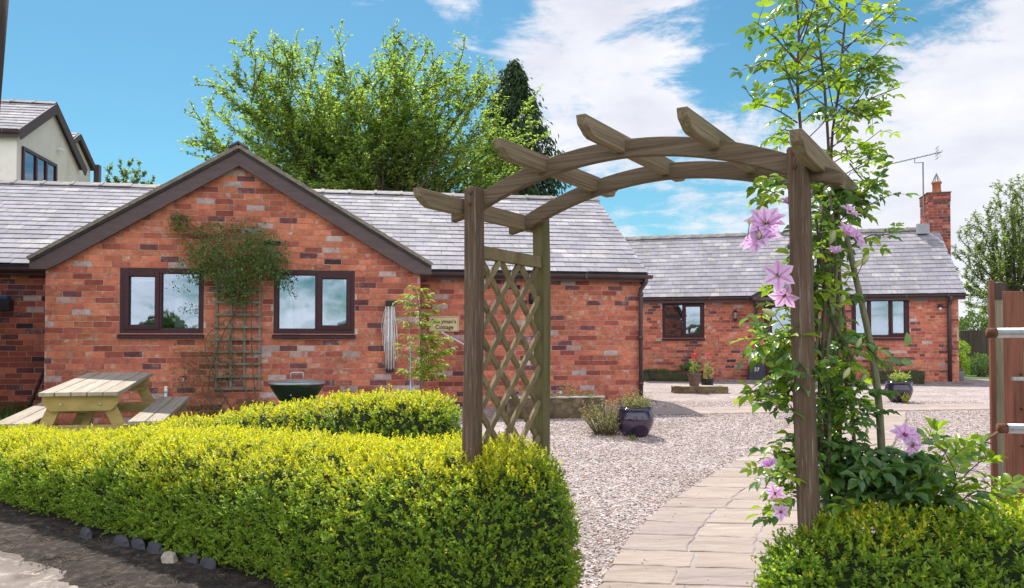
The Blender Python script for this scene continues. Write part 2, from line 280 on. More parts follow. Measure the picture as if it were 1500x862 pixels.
def gravel_mat():
    m = bpy.data.materials.new('pink_gravel'); m.use_nodes = True; t = m.node_tree; ns = t.nodes; lk = t.links.new
    b = ns['Principled BSDF']; b.inputs['Roughness'].default_value = .9; b.inputs['Specular IOR Level'].default_value = .25
    g = ns.new('ShaderNodeTexCoord')
    v = ns.new('ShaderNodeTexVoronoi'); v.inputs['Scale'].default_value = 42; lk(g.outputs['Object'], v.inputs['Vector'])
    r = ns.new('ShaderNodeValToRGB'); e = r.color_ramp.elements
    e[0].position = 0; e[0].color = (.38, .27, .23, 1); e[1].position = 1; e[1].color = (.80, .72, .69, 1)
    for p, c in ((.25, (.56, .45, .42)), (.5, (.66, .57, .54)), (.8, (.46, .38, .38))): x = e.new(p); x.color = (*c, 1)
    sp = ns.new('ShaderNodeSeparateColor'); lk(v.outputs['Color'], sp.inputs[0]); lk(sp.outputs[0], r.inputs[0])
    n = ns.new('ShaderNodeTexNoise'); n.inputs['Scale'].default_value = 1.3; n.inputs['Detail'].default_value = 7; lk(g.outputs['Object'], n.inputs['Vector'])
    r2 = ns.new('ShaderNodeValToRGB'); r2.color_ramp.elements[0].position = .35; r2.color_ramp.elements[0].color = (.68, .65, .63, 1); r2.color_ramp.elements[1].position = .6; r2.color_ramp.elements[1].color = (.86, .86, .86, 1)
    lk(n.outputs['Fac'], r2.inputs[0])
    mu = ns.new('ShaderNodeMixRGB'); mu.blend_type = 'MULTIPLY'; mu.inputs[0].default_value = 1; lk(r.outputs[0], mu.inputs[1]); lk(r2.outputs[0], mu.inputs[2])
    v2 = ns.new('ShaderNodeTexVoronoi'); v2.inputs['Scale'].default_value = 15; lk(g.outputs['Object'], v2.inputs['Vector']); s2 = ns.new('ShaderNodeSeparateColor'); lk(v2.outputs['Color'], s2.inputs[0])
    q2 = ns.new('ShaderNodeMapRange'); q2.inputs['To Min'].default_value = .74; q2.inputs['To Max'].default_value = 1.12; lk(s2.outputs[1], q2.inputs['Value']); m2 = ns.new('ShaderNodeVectorMath'); m2.operation = 'SCALE'; lk(mu.outputs[0], m2.inputs[0]); lk(q2.outputs[0], m2.inputs['Scale'])
    lk(m2.outputs[0], b.inputs['Base Color'])
    bp = ns.new('ShaderNodeBump'); bp.invert = True; bp.inputs['Strength'].default_value = .9; bp.inputs['Distance'].default_value = .02
    lk(v.outputs['Distance'], bp.inputs['Height']); lk(bp.outputs[0], b.inputs['Normal'])
    return m
M['gravel'] = gravel_mat()
M['pebble_a'] = mat('pebble_cream', (.74, .67, .64), (.56, .48, .45), rough=.85, bump=0, island=.3)
M['pebble_b'] = mat('pebble_pink', (.50, .33, .26), (.36, .23, .18), rough=.85, bump=0, island=.3)
M['pebble_c'] = mat('pebble_grey', (.27, .22, .22), (.17, .14, .14), rough=.85, bump=0, island=.35)
M['dirt'] = mat('dusty_ground', (.29, .24, .215), (.15, .12, .10), rough=.95, scale=5, bump=.8, bscale=60, c3=(.42, .36, .31), patch=9, bdist=.01)
# ---------------------------------------------------------------- mesh helpers
class MB:
    def __init__(s): s.v = []; s.f = []; s.m = []; s.mats = []
    def mi(s, name):
        if name not in s.mats: s.mats.append(name)
        return s.mats.index(name)
    def add(s, vs, fs, m, T=None):
        b = len(s.v); k = s.mi(m)
        s.v += [tuple(T @ Vector(v)) if T else tuple(v) for v in vs]
        for f in fs: s.f.append(tuple(i+b for i in f)); s.m.append(k)
    def box(s, x0, x1, y0, y1, z0, z1, m, T=None, j=0, skip_back=False):
        vs = [(x, y, z) for x in (x0, x1) for y in (y0, y1) for z in (z0, z1)]
        if j: vs = [tuple(c+random.uniform(-j, j) for c in v) for v in vs]
        fs = [(0, 1, 3, 2), (4, 6, 7, 5), (0, 4, 5, 1), (2, 3, 7, 6), (0, 2, 6, 4), (1, 5, 7, 3)]
        if skip_back: fs.pop(3)
        s.add(vs, fs, m, T)
    def bar(s, a, b, w, h, m, up=(0, 0, 1), j=0):
        a = Vector(a); b = Vector(b); d = (b-a); Ln = d.length; d.normalize(); up = Vector(up)
        x = d.cross(up)
        if x.length < 1e-4: x = d.cross(Vector((1, 0, 0)))
        x.normalize(); z = x.cross(d)
        T = Matrix((x, d, z)).transposed().to_4x4(); T.translation = a
        s.box(-w/2, w/2, 0, Ln, -h/2, h/2, m, T, j)
    def prism(s, poly, y0, y1, m, T=None):
        """poly in (x,z), extruded along y"""
        n = len(poly)
        vs = [(x, y0, z) for x, z in poly]+[(x, y1, z) for x, z in poly]
        fs = [tuple(range(n)), tuple(range(2*n-1, n-1, -1))]+[(i, i+n, (i+1) % n+n, (i+1) % n) for i in range(n)]
        s.add(vs, fs, m, T)
    def tube(s, pts, rads, m, n=7, caps=True):
        pts = [Vector(p) for p in pts]
        if isinstance(rads, (int, float)): rads = [rads]*len(pts)
        vs = []; fs = []; prev = None
        for i, p in enumerate(pts):
            d = (pts[min(i+1, len(pts)-1)]-pts[max(i-1, 0)]).normalized()
            if prev is None:
                a = d.orthogonal().normalized()
            else:
                a = (prev-d*prev.dot(d))
                a = a.normalized() if a.length > 1e-5 else d.orthogonal().normalized()
            prev = a; b = d.cross(a)
            for k in range(n):
                t = 2*math.pi*k/n; vs.append(p+(a*math.cos(t)+b*math.sin(t))*rads[i])
        for i in range(len(pts)-1):
            for k in range(n):
                fs.append((i*n+k, i*n+(k+1) % n, (i+1)*n+(k+1) % n, (i+1)*n+k))
        if caps: fs.append(tuple(range(n-1, -1, -1))); fs.append(tuple(range((len(pts)-1)*n, len(pts)*n)))
        s.add(vs, fs, m)
    def lathe(s, prof, m, n=32, c=(0, 0, 0), T=None):
        vs = []; fs = []
        for r, z in prof:
            for k in range(n):
                t = 2*math.pi*k/n; vs.append((c[0]+r*math.cos(t), c[1]+r*math.sin(t), c[2]+z))
        for i in range(len(prof)-1):
            for k in range(n): fs.append((i*n+k, i*n+(k+1) % n, (i+1)*n+(k+1) % n, (i+1)*n+k))
        s.add(vs, fs, m, T)
    def mesh(s, name, smooth=False):
        me = bpy.data.meshes.new(name); me.from_pydata(s.v, [], s.f)
        for k in s.mats: me.materials.append(M[k])
        me.polygons.foreach_set('material_index', s.m)
        if smooth: me.polygons.foreach_set('use_smooth', [True]*len(s.f))
        me.update(); return me
    def build(s, name, parent=None, smooth=False, loc=None, rot=None, bevel=0):
        o = bpy.data.objects.new(name, s.mesh(name, smooth)); COL.objects.link(o)
        if parent: o.parent = parent
        if loc is not None: o.location = loc
        if rot is not None: o.rotation_euler = rot
        if bevel:
            b = o.modifiers.new('bevel', 'BEVEL'); b.width = bevel; b.segments = 2; b.limit_method = 'ANGLE'
        return o
def tag(o, label=None, cat=None, group=None, kind=None):
    for k, v in (('label', label), ('category', cat), ('group', group), ('kind', kind)):
        if v: o[k] = v
    return o
def empty(name, loc=(0, 0, 0), rz=0, label=None, cat=None, group=None):
    o = bpy.data.objects.new(name, None); COL.objects.link(o); o.location = loc; o.rotation_euler = (0, 0, rz)
    o.empty_display_size = .1
    return tag(o, label, cat, group)
def link_obj(name, me, parent, loc=(0, 0, 0), rot=(0, 0, 0), scale=(1, 1, 1)):
    o = bpy.data.objects.new(name, me); COL.objects.link(o); o.parent = parent; o.location = loc; o.rotation_euler = rot; o.scale = scale; return o

# leaves: vectorised. P base points, D direction, Nn up-ish normal, Ln length, Wd width, mi material index
def leaf_arrays(P, D, Nn, Ln, Wd, shape='diamond', fold=.25, droop=.0):
    P = np.asarray(P, float); D = np.asarray(D, float); Nn = np.asarray(Nn, float)
    D = D/np.maximum(np.linalg.norm(D, axis=1, keepdims=True), 1e-6)
    S = np.cross(D, Nn); S = S/np.maximum(np.linalg.norm(S, axis=1, keepdims=True), 1e-6); U = np.cross(S, D)
    Ln = np.broadcast_to(np.asarray(Ln, float), (len(P),))[:, None]; Wd = np.broadcast_to(np.asarray(Wd, float), (len(P),))[:, None]
    if shape == 'diamond':
        t = [(0, 0, 0), (.5, 1, 1), (1, 0, -droop), (.5, -1, 1)]; faces = [(0, 1, 2), (0, 2, 3)]
    else:
        t = [(0, 0, 0), (.28, .85, 1), (.65, .8, 1), (1, 0, -droop*2), (.65, -.8, 1), (.28, -.85, 1), (.3, 0, 0), (.66, 0, -droop*.5)]
        faces = [(0, 1, 6), (1, 2, 7, 6), (2, 3, 7), (3, 4, 7), (4, 5, 6, 7), (5, 0, 6)]
    V = np.stack([P+D*Ln*a+S*Wd*.5*b+U*(Wd*fold*(c if c > 0 else 0)+Ln*(c if c < 0 else 0)) for a, b, c in t], axis=1)
    return V.reshape(-1, 3), faces, len(t)
def leaf_mesh(name, groups, parent=None, extra=None):
    """groups: list of (material, P, D, N, L, W, shape, fold, droop); extra: an MB joined in"""
    V = []; loops = []; starts = []; totals = []; mi = []; mats = []; off = 0; lo = 0
    if extra:
        ev = np.array(extra.v, float).reshape(-1, 3); V.append(ev)
        for f, k in zip(extra.f, extra.m):
            loops.append(np.array(f)); starts.append(lo); totals.append(len(f)); lo += len(f); mi.append(k)
        mats += extra.mats; off = len(ev)
    sl = [np.array(starts, int)]; tl = [np.array(totals, int)]; ml = [np.array(mi, int)]
    for (mname, P, D, Nn, Ln, Wd, shape, fold, droop) in groups:
        if len(P) == 0: continue
        if mname not in mats: mats.append(mname)
        k = mats.index(mname)
        v, faces, nv = leaf_arrays(P, D, Nn, Ln, Wd, shape, fold, droop); n = len(P); V.append(v)
        base = off+np.arange(n)*nv
        pat = np.concatenate([np.array(f) for f in faces]); tot = np.array([len(f) for f in faces])
        loops.append((base[:, None]+pat[None, :]).ravel())
        st = np.concatenate([[0], np.cumsum(tot)[:-1]]); per = tot.sum()
        sl.append((lo+np.arange(n)[:, None]*per+st[None, :]).ravel()); tl.append(np.tile(tot, n)); ml.append(np.full(n*len(faces), k))
        lo += n*per; off += n*nv
    V = np.concatenate(V); LP = np.concatenate(loops); ST = np.concatenate(sl); TT = np.concatenate(tl); MI = np.concatenate(ml)
    me = bpy.data.meshes.new(name); me.vertices.add(len(V)); me.vertices.foreach_set('co', V.ravel().astype(np.float32))
    me.loops.add(len(LP)); me.loops.foreach_set('vertex_index', LP.astype(np.int32))
    me.polygons.add(len(ST)); me.polygons.foreach_set('loop_start', ST.astype(np.int32)); me.polygons.foreach_set('loop_total', TT.astype(np.int32))
    for m in mats: me.materials.append(M[m])
    me.polygons.foreach_set('material_index', MI.astype(np.int32)); me.update(calc_edges=True); me.validate()
    o = bpy.data.objects.new(name, me); COL.objects.link(o)
    if parent: o.parent = parent
    return o
def rdir(n):
    a = rng.normal(size=(n, 3)); return a/np.linalg.norm(a, axis=1, keepdims=True)

# ---------------------------------------------------------------- frames for the buildings
class Fr:
    def __init__(s, x, y, deg):
        s.o = Vector((x, y, 0)); s.a = R(deg); s.e = Vector((math.cos(s.a), math.sin(s.a), 0)); s.n = Vector((-math.sin(s.a), math.cos(s.a), 0))
    def world(s, x, y, z): return s.o+s.e*x+s.n*y+Vector((0, 0, z))
    def hit(s, u, v, y):   # pixel -> (x, z) on the vertical plane local y
        d = ray(u, v); c = Vector((0, 0, EYE)); p0 = s.o+s.n*y
        t = (p0-c).dot(s.n)/d.dot(s.n); p = c+d*t
        return (p-s.o).dot(s.e), p.z
FA = Fr(-5.79, 9.9, 9); FB = Fr(2.84, 20.66, -14); FW = Fr(-10.6, 17.0, 9)

BW, BH, PX, PZ = .215, .0655, .225, .0755
brick_cache = {}
def brick_mesh(m, k):
    if (m, k) not in brick_cache:
        b = MB(); b.box(-BW/2, BW/2, -random.uniform(.006, .011), .012, -BH/2, BH/2, m, j=.0016, skip_back=True); brick_cache[(m, k)] = b.mesh('brick')
    return brick_cache[(m, k)]
def pick_brick(z, zmax, light=0, mix=None):
    if mix == 'chimney': return random.choices(BR, [0, .22, .40, .33, .05, 0, 0])[0]
    if mix == 'nook_shade': return random.choices(BR, [.04, .22, .40, .20, .04, .02, .05])[0]  # more dark bricks, putting the nook's shade into the wall colour
    if mix == 'far': return random.choices(BR, [.30, .27, .09, .08, .22, .035, .005])[0]
    t = max(0, min(1, z/2.0)); w = [.32+.12*t, .31-.02*t, .13-.05*t, .10-.03*t, .14, .032+light*.9, .009]
    return random.choices(BR, w)[0]
def brickwork(wall, spans, z0, z1, nparts, order=None, px=PX, light=0, headers=0, y=0, mix=None):
    """spans(z) -> list of (xa, xb) where brick shows at course height z. First nparts (by order) are parts, the rest one joined part"""
    items = []; r = 0; z = z0
    while z < z1:
        zc = z+PZ/2; hd = headers and r % 6 == 5
        p = px/2 if hd else px
        for xa, xb in spans(zc):
            if xb-xa < .03: continue
            off = (r % 2)*p/2+(.03*math.sin(r*2.3))
            k = math.floor((xa-off)/p); x = off+k*p
            while x < xb:
                a = max(x, xa)+.005; b = min(x+p, xb)-.005
                if a-(xa+.005) < 1e-6 and b-a < .05: pass
                if b-a > .03: items.append(((a+b)/2, zc, b-a, pick_brick(zc, z1, light, mix)))
                x += p
        z += PZ; r += 1
    if order: items.sort(key=order)
    mb = MB()
    for i, (x, zc, w, m) in enumerate(items):
        if i < nparts:
            link_obj('brick', brick_mesh(m, random.randrange(3)), wall, (x, y, zc+random.uniform(-.0012, .0012)), (0, random.uniform(-.006, .006), 0), (w/BW, 1, 1))
        else:
            d = random.uniform(.006, .011); mb.box(x-w/2, x+w/2, y-d, y+.01, zc-BH/2, zc+BH/2, m, j=.0014, skip_back=True)
    if mb.v: tag(mb.build('brickwork', wall), kind='stuff')
def wall_core(mb, x0, x1, z0, z1, y0, y1, openings, m):
    xs = sorted({x0, x1, *[a for o in openings for a in (o[0], o[1])]}); zs = sorted({z0, z1, *[a for o in openings for a in (o[2], o[3])]})
    for i in range(len(xs)-1):
        run = None
        for j in range(len(zs)-1):
            cx = (xs[i]+xs[i+1])/2; cz = (zs[j]+zs[j+1])/2
            if any(o[0] < cx < o[1] and o[2] < cz < o[3] for o in openings):
                if run: mb.box(xs[i], xs[i+1], y0, y1, run[0], run[1], m); run = None
            else: run = (run[0], zs[j+1]) if run else (zs[j], zs[j+1])
        if run: mb.box(xs[i], xs[i+1], y0, y1, run[0], run[1], m)
def cut(spans, z, openings):
    for (a, b, c, d) in openings:
        if c < z < d:
            out_ = []
            for s0, s1 in spans:
                if b <= s0 or a >= s1: out_.append((s0, s1)); continue
                if s0 < a: out_.append((s0, a))
                if s1 > b: out_.append((b, s1))
            spans = out_
    return spans
slate_cache = {}
def slate_mesh(m, k, e):
    if (m, k, e) not in slate_cache:
        b = MB(); c = random.uniform(0, .012)
        w = .5; T = .0065
        vs = [(-w, 0, 0), (w, 0, 0), (w, e*1.45, -.002), (-w, e*1.45, -.002)]
        vs = [(x*(1 if k != 2 else 1), y+random.uniform(-.004, .004), z) for x, y, z in vs]
        vs = vs+[(x, y, z+T) for x, y, z in vs]
        b.add(vs, [(3, 2, 1, 0), (4, 5, 6, 7), (0, 1, 5, 4), (1, 2, 6, 5), (2, 3, 7, 6), (3, 0, 4, 7)], m); slate_cache[(m, k, e)] = b.mesh('slate')
    return slate_cache[(m, k, e)]
def slates(roof, x0, x1, length, e, w, nparts, vis=None):
    """roof object local: x along the eaves, y up the slope, z off the plane"""
    items = []; rows = int(length/e)+1
    for r in range(rows):
        s = r*e
        if s > length-.03: break
        x = x0-(w/2 if r % 2 else 0)
        while x < x1-.01:
            ww = w*random.uniform(.97, 1.03); a = max(x, x0); b = min(x+ww, x1)
            if b-a > .03: items.append(((a+b)/2, s, b-a-.004, random.choices(SL, [.5, .37, .13])[0], min(1.0, (length-s)/(e*1.45))))
            x += ww
    if vis: items.sort(key=vis)
    mb = MB()
    for i, (x, s, ww, m, cl) in enumerate(items):
        tilt = -.055+random.uniform(-.006, .006); zz = .030+random.uniform(0, .003); rz = random.gauss(0, .004)
        if i < nparts: link_obj('slate', slate_mesh(m, random.randrange(4), e), roof, (x, s, zz), (tilt, 0, rz), (ww, cl, 1))
        else:
            T = Matrix.Translation((x, s, zz)) @ Matrix.Rotation(tilt, 4, 'X') @ Matrix.Rotation(rz, 4, 'Z')
            mb.box(-ww/2, ww/2, random.uniform(-.004, .004), e*1.45*cl, 0, .0065, m, T)
    if mb.v: tag(mb.build('slating', roof), kind='stuff')
def ridge_tiles(parent, a, b, step=.45, half=.13, ang=30, name='ridge_tile', m='ridge_tile'):
    a = Vector(a); b = Vector(b); d = b-a; n = max(1, int(d.length/step)); st = d.length/n
    rz = math.atan2(d.y, d.x); t = math.tan(R(ang))*half
    b_ = MB(); o = .014
    poly = [(-half, -t), (0, 0), (half, -t), (half, -t+o), (0, o+.004), (-half, -t+o)]
    # run along local x
    vs = [(x, p[0], p[1]) for x in (.002, st-.002) for p in poly]; k = len(poly)
    b_.add(vs, [tuple(range(k)), tuple(range(2*k-1, k-1, -1))]+[(i, (i+1) % k, (i+1) % k+k, i+k) for i in range(k)], m)
    b_.add([(x, p[0]*1.03, p[1]+.012) for x in (-.02, .03) for p in poly], [tuple(range(k)), tuple(range(2*k-1, k-1, -1))]+[(i, (i+1) % k, (i+1) % k+k, i+k) for i in range(k)], m)
    me = b_.mesh(name)
    for i in range(n):
        p = a+d.normalized()*(i*st); link_obj(name, me, parent, (p.x, p.y, p.z+random.uniform(-.004, .004)), (random.uniform(-.012, .012), random.uniform(-.008, .008), rz))
def roof_plane(parent, name, x0, x1, y0, z0, y1, z1, e, w, nparts, thick=.05, vis=None, flip=False):
    """plane from eaves (y0,z0) to ridge (y1,z1) along x"""
    L_ = math.hypot(y1-y0, z1-z0); ang = math.atan2(z1-z0, abs(y1-y0))
    mb = MB(); mb.box(x0, x1, 0, L_, -thick, 0.012, 'underlay')
    o = mb.build(name, parent)
    if not flip: o.location = (0, y0, z0); o.rotation_euler = (ang, 0, 0)
    else:   # slope faces +y: turn round
        o.location = (x0+x1, y0, z0); o.rotation_euler = (ang, 0, R(180)); 
    slates(o, x0, x1, L_, e, w, nparts, vis)
    return o
def window(parent, x0, x1, z0, z1, lights, y=0.0, curtains=(), blind=None, sill=True, depth=.9, items=0):
    fw = .064; o = MB(); m = 'brown_upvc'
    yf = y-.002; yb = y+.075
    # outer frame, butt jointed
    o.box(x0, x0+fw, yf, yb, z0, z1, m); o.box(x1-fw, x1, yf, yb, z0, z1, m)
    o.box(x0+fw, x1-fw, yf, yb, z1-fw, z1, m); o.box(x0+fw, x1-fw, yf, yb, z0, z0+fw, m)
    n = len(lights); tot = sum(l[0] for l in lights); mul = .04
    inner = x1-x0-2*fw-mul*(n-1); x = x0+fw; lt = []
    for i, (wt, kind) in enumerate(lights):
        w = inner*wt/tot; lt.append((x, x+w, kind)); x += w
        if i < n-1: o.box(x, x+mul, yf, yb, z0+fw, z1-fw, m); x += mul
    fr = o.build('window', parent, bevel=.004)
    for a, b, kind in lt:
        zb, zt = z0+fw, z1-fw
        if kind:
            s = MB(); q = .055; ys = yf-.014; ye = yb-.02
            a0, b0 = a-.012, b+.012; zb0, zt0 = zb-.012, zt+.012
            s.box(a0, a0+q, ys, yf-.002, zb0, zt0, m); s.box(b0-q, b0, ys, yf-.002, zb0, zt0, m); s.box(a0+q, b0-q, ys, yf-.002, zt0-q, zt0, m); s.box(a0+q, b0-q, ys, yf-.002, zb0, zb0+q, m)
            for (c, d, e_, f_) in ((a, a+q-.012, zb, zt), (b-q+.012, b, zb, zt), (a+q-.012, b-q+.012, zt-q+.012, zt), (a+q-.012, b-q+.012, zb, zb+q-.012)): s.box(c, d, yf-.001, ye, e_, f_, m)
            s.build('sash', fr, bevel=.004); g = q-.012
        else: g = 0.0
        p = MB(); p.box(a+g+.001, b-g-.001, y+.040, y+.046, zb+g+.001, zt-g-.001, 'glass'); p.build('pane', fr)
        gk = MB(); t = .006
        for (c, d, e_, f_) in ((a+g, a+g+t, zb+g, zt-g), (b-g-t, b-g, zb+g, zt-g)): gk.box(c, d, y+.030, y+.039, e_, f_, 'plastic_black')
        gk.box(a+g+t, b-g-t, y+.030, y+.039, zt-g-t, zt-g, 'plastic_black'); gk.box(a+g+t, b-g-t, y+.030, y+.039, zb+g, zb+g+t, 'plastic_black')
        gk.build('gasket', fr)
    if sill:
        s = MB(); s.prism([(y-.055, z0-.062), (y-.055, z0-.028), (y+.011, z0-.001), (y+.011, z0-.062)], x0-.012, x1+.012, m, Matrix(((0, 1, 0, 0), (1, 0, 0, 0), (0, 0, 1, 0), (0, 0, 0, 1))))
        s.build('sill', fr)
    # the room behind
    rm = MB(); a, b, c, d = x0-.5, x1+.5, z0-.9, z1+.12; Y = y+.21; Z = y+.21+depth
    for bx in ((a, b, Z, Z+.05, c, d), (a-.05, a, Y, Z, c, d), (b, b+.05, Y, Z, c, d), (a, b, Y, Z, c-.05, c), (a, b, Y, Z, d, d+.05)): rm.box(*bx, 'dark_room')
    rm.box(x0-.1, x1+.1, y+.09, y+.20, z0-.03, z0-.002, 'white_paint')
    rm.build('room', fr)
    for (ca, cb) in curtains:
        c_ = MB(); nn = 26; vs = []; fs = []
        for i in range(nn+1):
            t = i/nn; xx = ca+(cb-ca)*t; yy = y+.16+.018*math.sin(t*nn*.9)
            vs += [(xx, yy, z0+.0), (xx, yy, z1)]
        for i in range(nn): fs.append((2*i, 2*i+2, 2*i+3, 2*i+1))
        c_.add(vs, fs, 'curtain'); c_.build('curtain', fr, smooth=True)
    if blind:
        c_ = MB(); c_.box(blind[0], blind[1], y+.10, y+.115, z1-.05-blind[2], z1-.02, 'pink_blind'); c_.box(blind[0], blind[1], y+.098, y+.117, z1-.075-blind[2], z1-.052-blind[2], 'white_paint'); c_.build('blind', fr)
    return fr
def rounded(mb, a, b, r, m, n=8, **k): mb.tube([a, b], r, m, n)

# ================================================================ COTTAGE WITH THE GABLE
CA = empty('brick_cottage', FA.o, FA.a, 'red brick cottage with a front gable, two brown windows and a grey slate roof', 'cottage')
G = 4.62; S1 = 1.10; XE = 8.03; XL = -4.2; ZE = 1.93
def hx(u, v, y=0, fr=FA): return fr.hit(u, v, y)
w1 = (hx(176, 391)[0], hx(299, 391)[0], hx(176, 489)[1], hx(176, 391)[1])
w2 = (hx(401, 393)[0], hx(520, 393)[0], hx(460, 488)[1], hx(460, 393)[1])
def snap(w, g0): q = lambda z: g0+round((z-g0)/PZ)*PZ; return (w[0], w[1], q(w[2]), q(w[3]))
w1 = snap(w1, -.30); w2 = (w2[0], w2[1], w1[2], w1[3])
ops = [w1, w2]
# gable wall
mb = MB(); wall_core(mb, 0, G, -.35, 1.86, 0, .2, ops, 'mortar')
mb.prism([(0, 1.86), (G, 1.86), (G/2, 1.86+.60*G/2)], 0.0, .2, 'mortar')
mb.box(0, .2, .2, S1, -.35, 1.9, 'mortar'); mb.box(G-.2, G, .2, S1, -.35, 1.9, 'mortar')
gw = mb.build('wall', CA)
def sp_gable(z):
    a, b = 0, G
    if z > 1.86: d = (z-1.86)/.60; a, b = d-.02, G-d+.02
    return cut([(a, b)], z, ops)
brickwork(gw, sp_gable, -.30, 3.24, 300, order=lambda it: (0 if it[1] > .35 else 1, it[0]), light=.02)
for o in list(gw.children): pass
# side returns of the gable and the end wall, seen only from the side
def side_bricks(x, ya, yb, z1f, face, z0=-.3, name='wall'):
    mb = MB(); z = z0; r = 0
    while z < 4:
        y = ya-(PX/2 if r % 2 else 0)
        while y < yb:
            a = max(y, ya)+.005; b = min(y+PX, yb)-.005
            if b-a > .03 and z+PZ < z1f((a+b)/2):
                d = random.uniform(.006, .011); xs = (x-d, x+.01) if face < 0 else (x-.01, x+d)
                mb.box(*xs, a, b, z+.005, z+PZ-.005, pick_brick(z, 2), j=.0014)
            y += PX
        z += PZ; r += 1
    return mb
for (x, f) in ((0, -1), (G, 1)):
    b_ = side_bricks(x, .012, S1-.012, lambda y: 1.95, f); tag(b_.build('brickwork', gw), kind='stuff')
# recessed front walls, left and right of the gable
mb = MB(); wall_core(mb, XL, -.001, -.35, 2.0, S1, S1+.2, [], 'mortar'); lw = mb.build('wall', CA)
lw.location = (0, 0, 0)
brickwork(lw, lambda z: [(-1.3, -.012)], -.30, 1.93, 0, y=S1, order=lambda it: -it[0], mix='nook_shade')
wr = empty; mb = MB(); wall_core(mb, G+.001, XE, -.35, 2.0, S1, S1+.2, [], 'mortar'); rw = mb.build('wall', CA)
brickwork(rw, lambda z: [(G+.012, XE)], -.30, 1.94, 0, y=S1, order=lambda it: (0 if it[1] > -.05 else 1, -it[0]), light=.02)
mb = MB(); mb.box(XE-.2, XE-.001, S1+.2, 6.4, -.35, 2.0, 'mortar'); mb.box(XL, XL+.2, S1+.2, 6.4, -.35, 2.0, 'mortar'); mb.box(XL, XE, 6.4, 6.6, -.35, 2.0, 'mortar')
mb.prism([(S1, 2.0), (6.6, 2.0), (3.85, 3.56)], XE-.2, XE-.001, 'mortar', Matrix(((0, 1, 0, 0), (1, 0, 0, 0), (0, 0, 1, 0), (0, 0, 0, 1))))
ew = mb.build('wall', CA)
b_ = side_bricks(XE, S1+.01, 6.6, lambda y: min(2+(y-S1)*.58, 2+(6.6-y)*.58)+.02, 1); tag(b_.build('brickwork', ew), kind='stuff')
# left wing that closes the nook, mostly outside the frame
mb = MB(); mb.box(-3.6, -1.2, -1.3, S1-.001, -.35, 2.15, 'mortar'); mb.prism([(-3.75, 2.15), (-1.08, 2.15), (-2.4, 2.95)], -1.4, S1+1.5, 'underlay'); lwing = mb.build('wall', CA)
b_ = side_bricks(-1.2, -1.3, S1-.02, lambda y: 2.15, 1); tag(b_.build('brickwork', lwing), kind='stuff')
b_ = MB(); 
# main roof
YR, ZR = 3.85, 3.62; Y0, Z0 = S1-.16, 1.985
rf = roof_plane(CA, 'roof', XL-.1, XE+.07, Y0, Z0, YR, ZR, .175, .235, 0)
# roof slates as pieces: rebuild with a visible selection
for c in list(rf.children): bpy.data.objects.remove(c)
slates(rf, XL-.1, XE+.07, math.hypot(YR-Y0, ZR-Z0), .175, .235, 300, vis=lambda it: 0 if (it[0] > G+.3-.0 or -1.2 < it[0] < .6) and not (it[0] > G and it[0] < G+.2) else 1)
rb = roof_plane(CA, 'roof', XL-.1, XE+.07, 6.76, Z0, YR, ZR, .35, .5, 0, flip=True)
ridge_tiles(CA, (XL-.1, YR, ZR+.05), (XE+.09, YR, ZR+.05), .46, .14, 28)
# gable roof, two slopes
AP = 3.44
def gable_roof(parent, xe, ze, xr, zr, ya, yb, e, w, np_):
    L_ = math.hypot(xr-xe, zr-ze); ang = math.atan2(zr-ze, abs(xr-xe)); s = 1 if xr > xe else -1
    mb = MB(); mb.box(0, yb-ya, 0, L_, -.04, .012, 'underlay'); o = mb.build('roof', parent)
    if s > 0: # slope rises towards +x : local x runs -y
        o.location = (xe, yb, ze); o.rotation_euler = (ang, 0, R(-90))
    else: o.location = (xe, ya, ze); o.rotation_euler = (ang, 0, R(90))
    slates(o, 0, yb-ya, L_, e, w, np_); return o
gable_roof(CA, -.14, 1.975, G/2, AP, -.13, 3.7, .175, .235, 0)
gable_roof(CA, G+.14, 1.975, G/2, AP, -.13, 3.7, .175, .235, 0)
ridge_tiles(CA, (G/2, -.15, AP+.045), (G/2, 3.75, AP+.045), .45, .12, 30)
# verge mortar and tile edge
for s in (-1, 1):
    mb = MB(); xr = G/2
    def X(x): return xr+s*x
    H = G/2
    P_ = [(X(H+.15), 1.955), (X(0), AP-.012), (X(0), AP-.235), (X(H-.22), 1.935), (X(H-.10), 1.87), (X(H-.04), 1.845), (X(H+.15), 1.845)]
    if s < 0: P_ = P_[::-1]
    mb.prism(P_, -.105, -.075, 'brown_paint'); mb.build('barge_board', CA, bevel=.004)
    mb = MB(); P_ = [(X(H+.15), 1.845), (X(H+.15), 1.93), (X(H-.02), 1.95), (X(H-.02), 1.845)]
    if s > 0: P_ = P_[::-1]
    mb.prism(P_, -.074, S1-.02, 'brown_paint'); mb.build('soffit_box', CA)
    mb = MB(); mb.bar((X(H+.16), -.122, 1.974), (X(0), -.122, AP+.008), .045, .042, 'verge', up=(0, 0, 1), j=.002); mb.build('verge_mortar', CA)
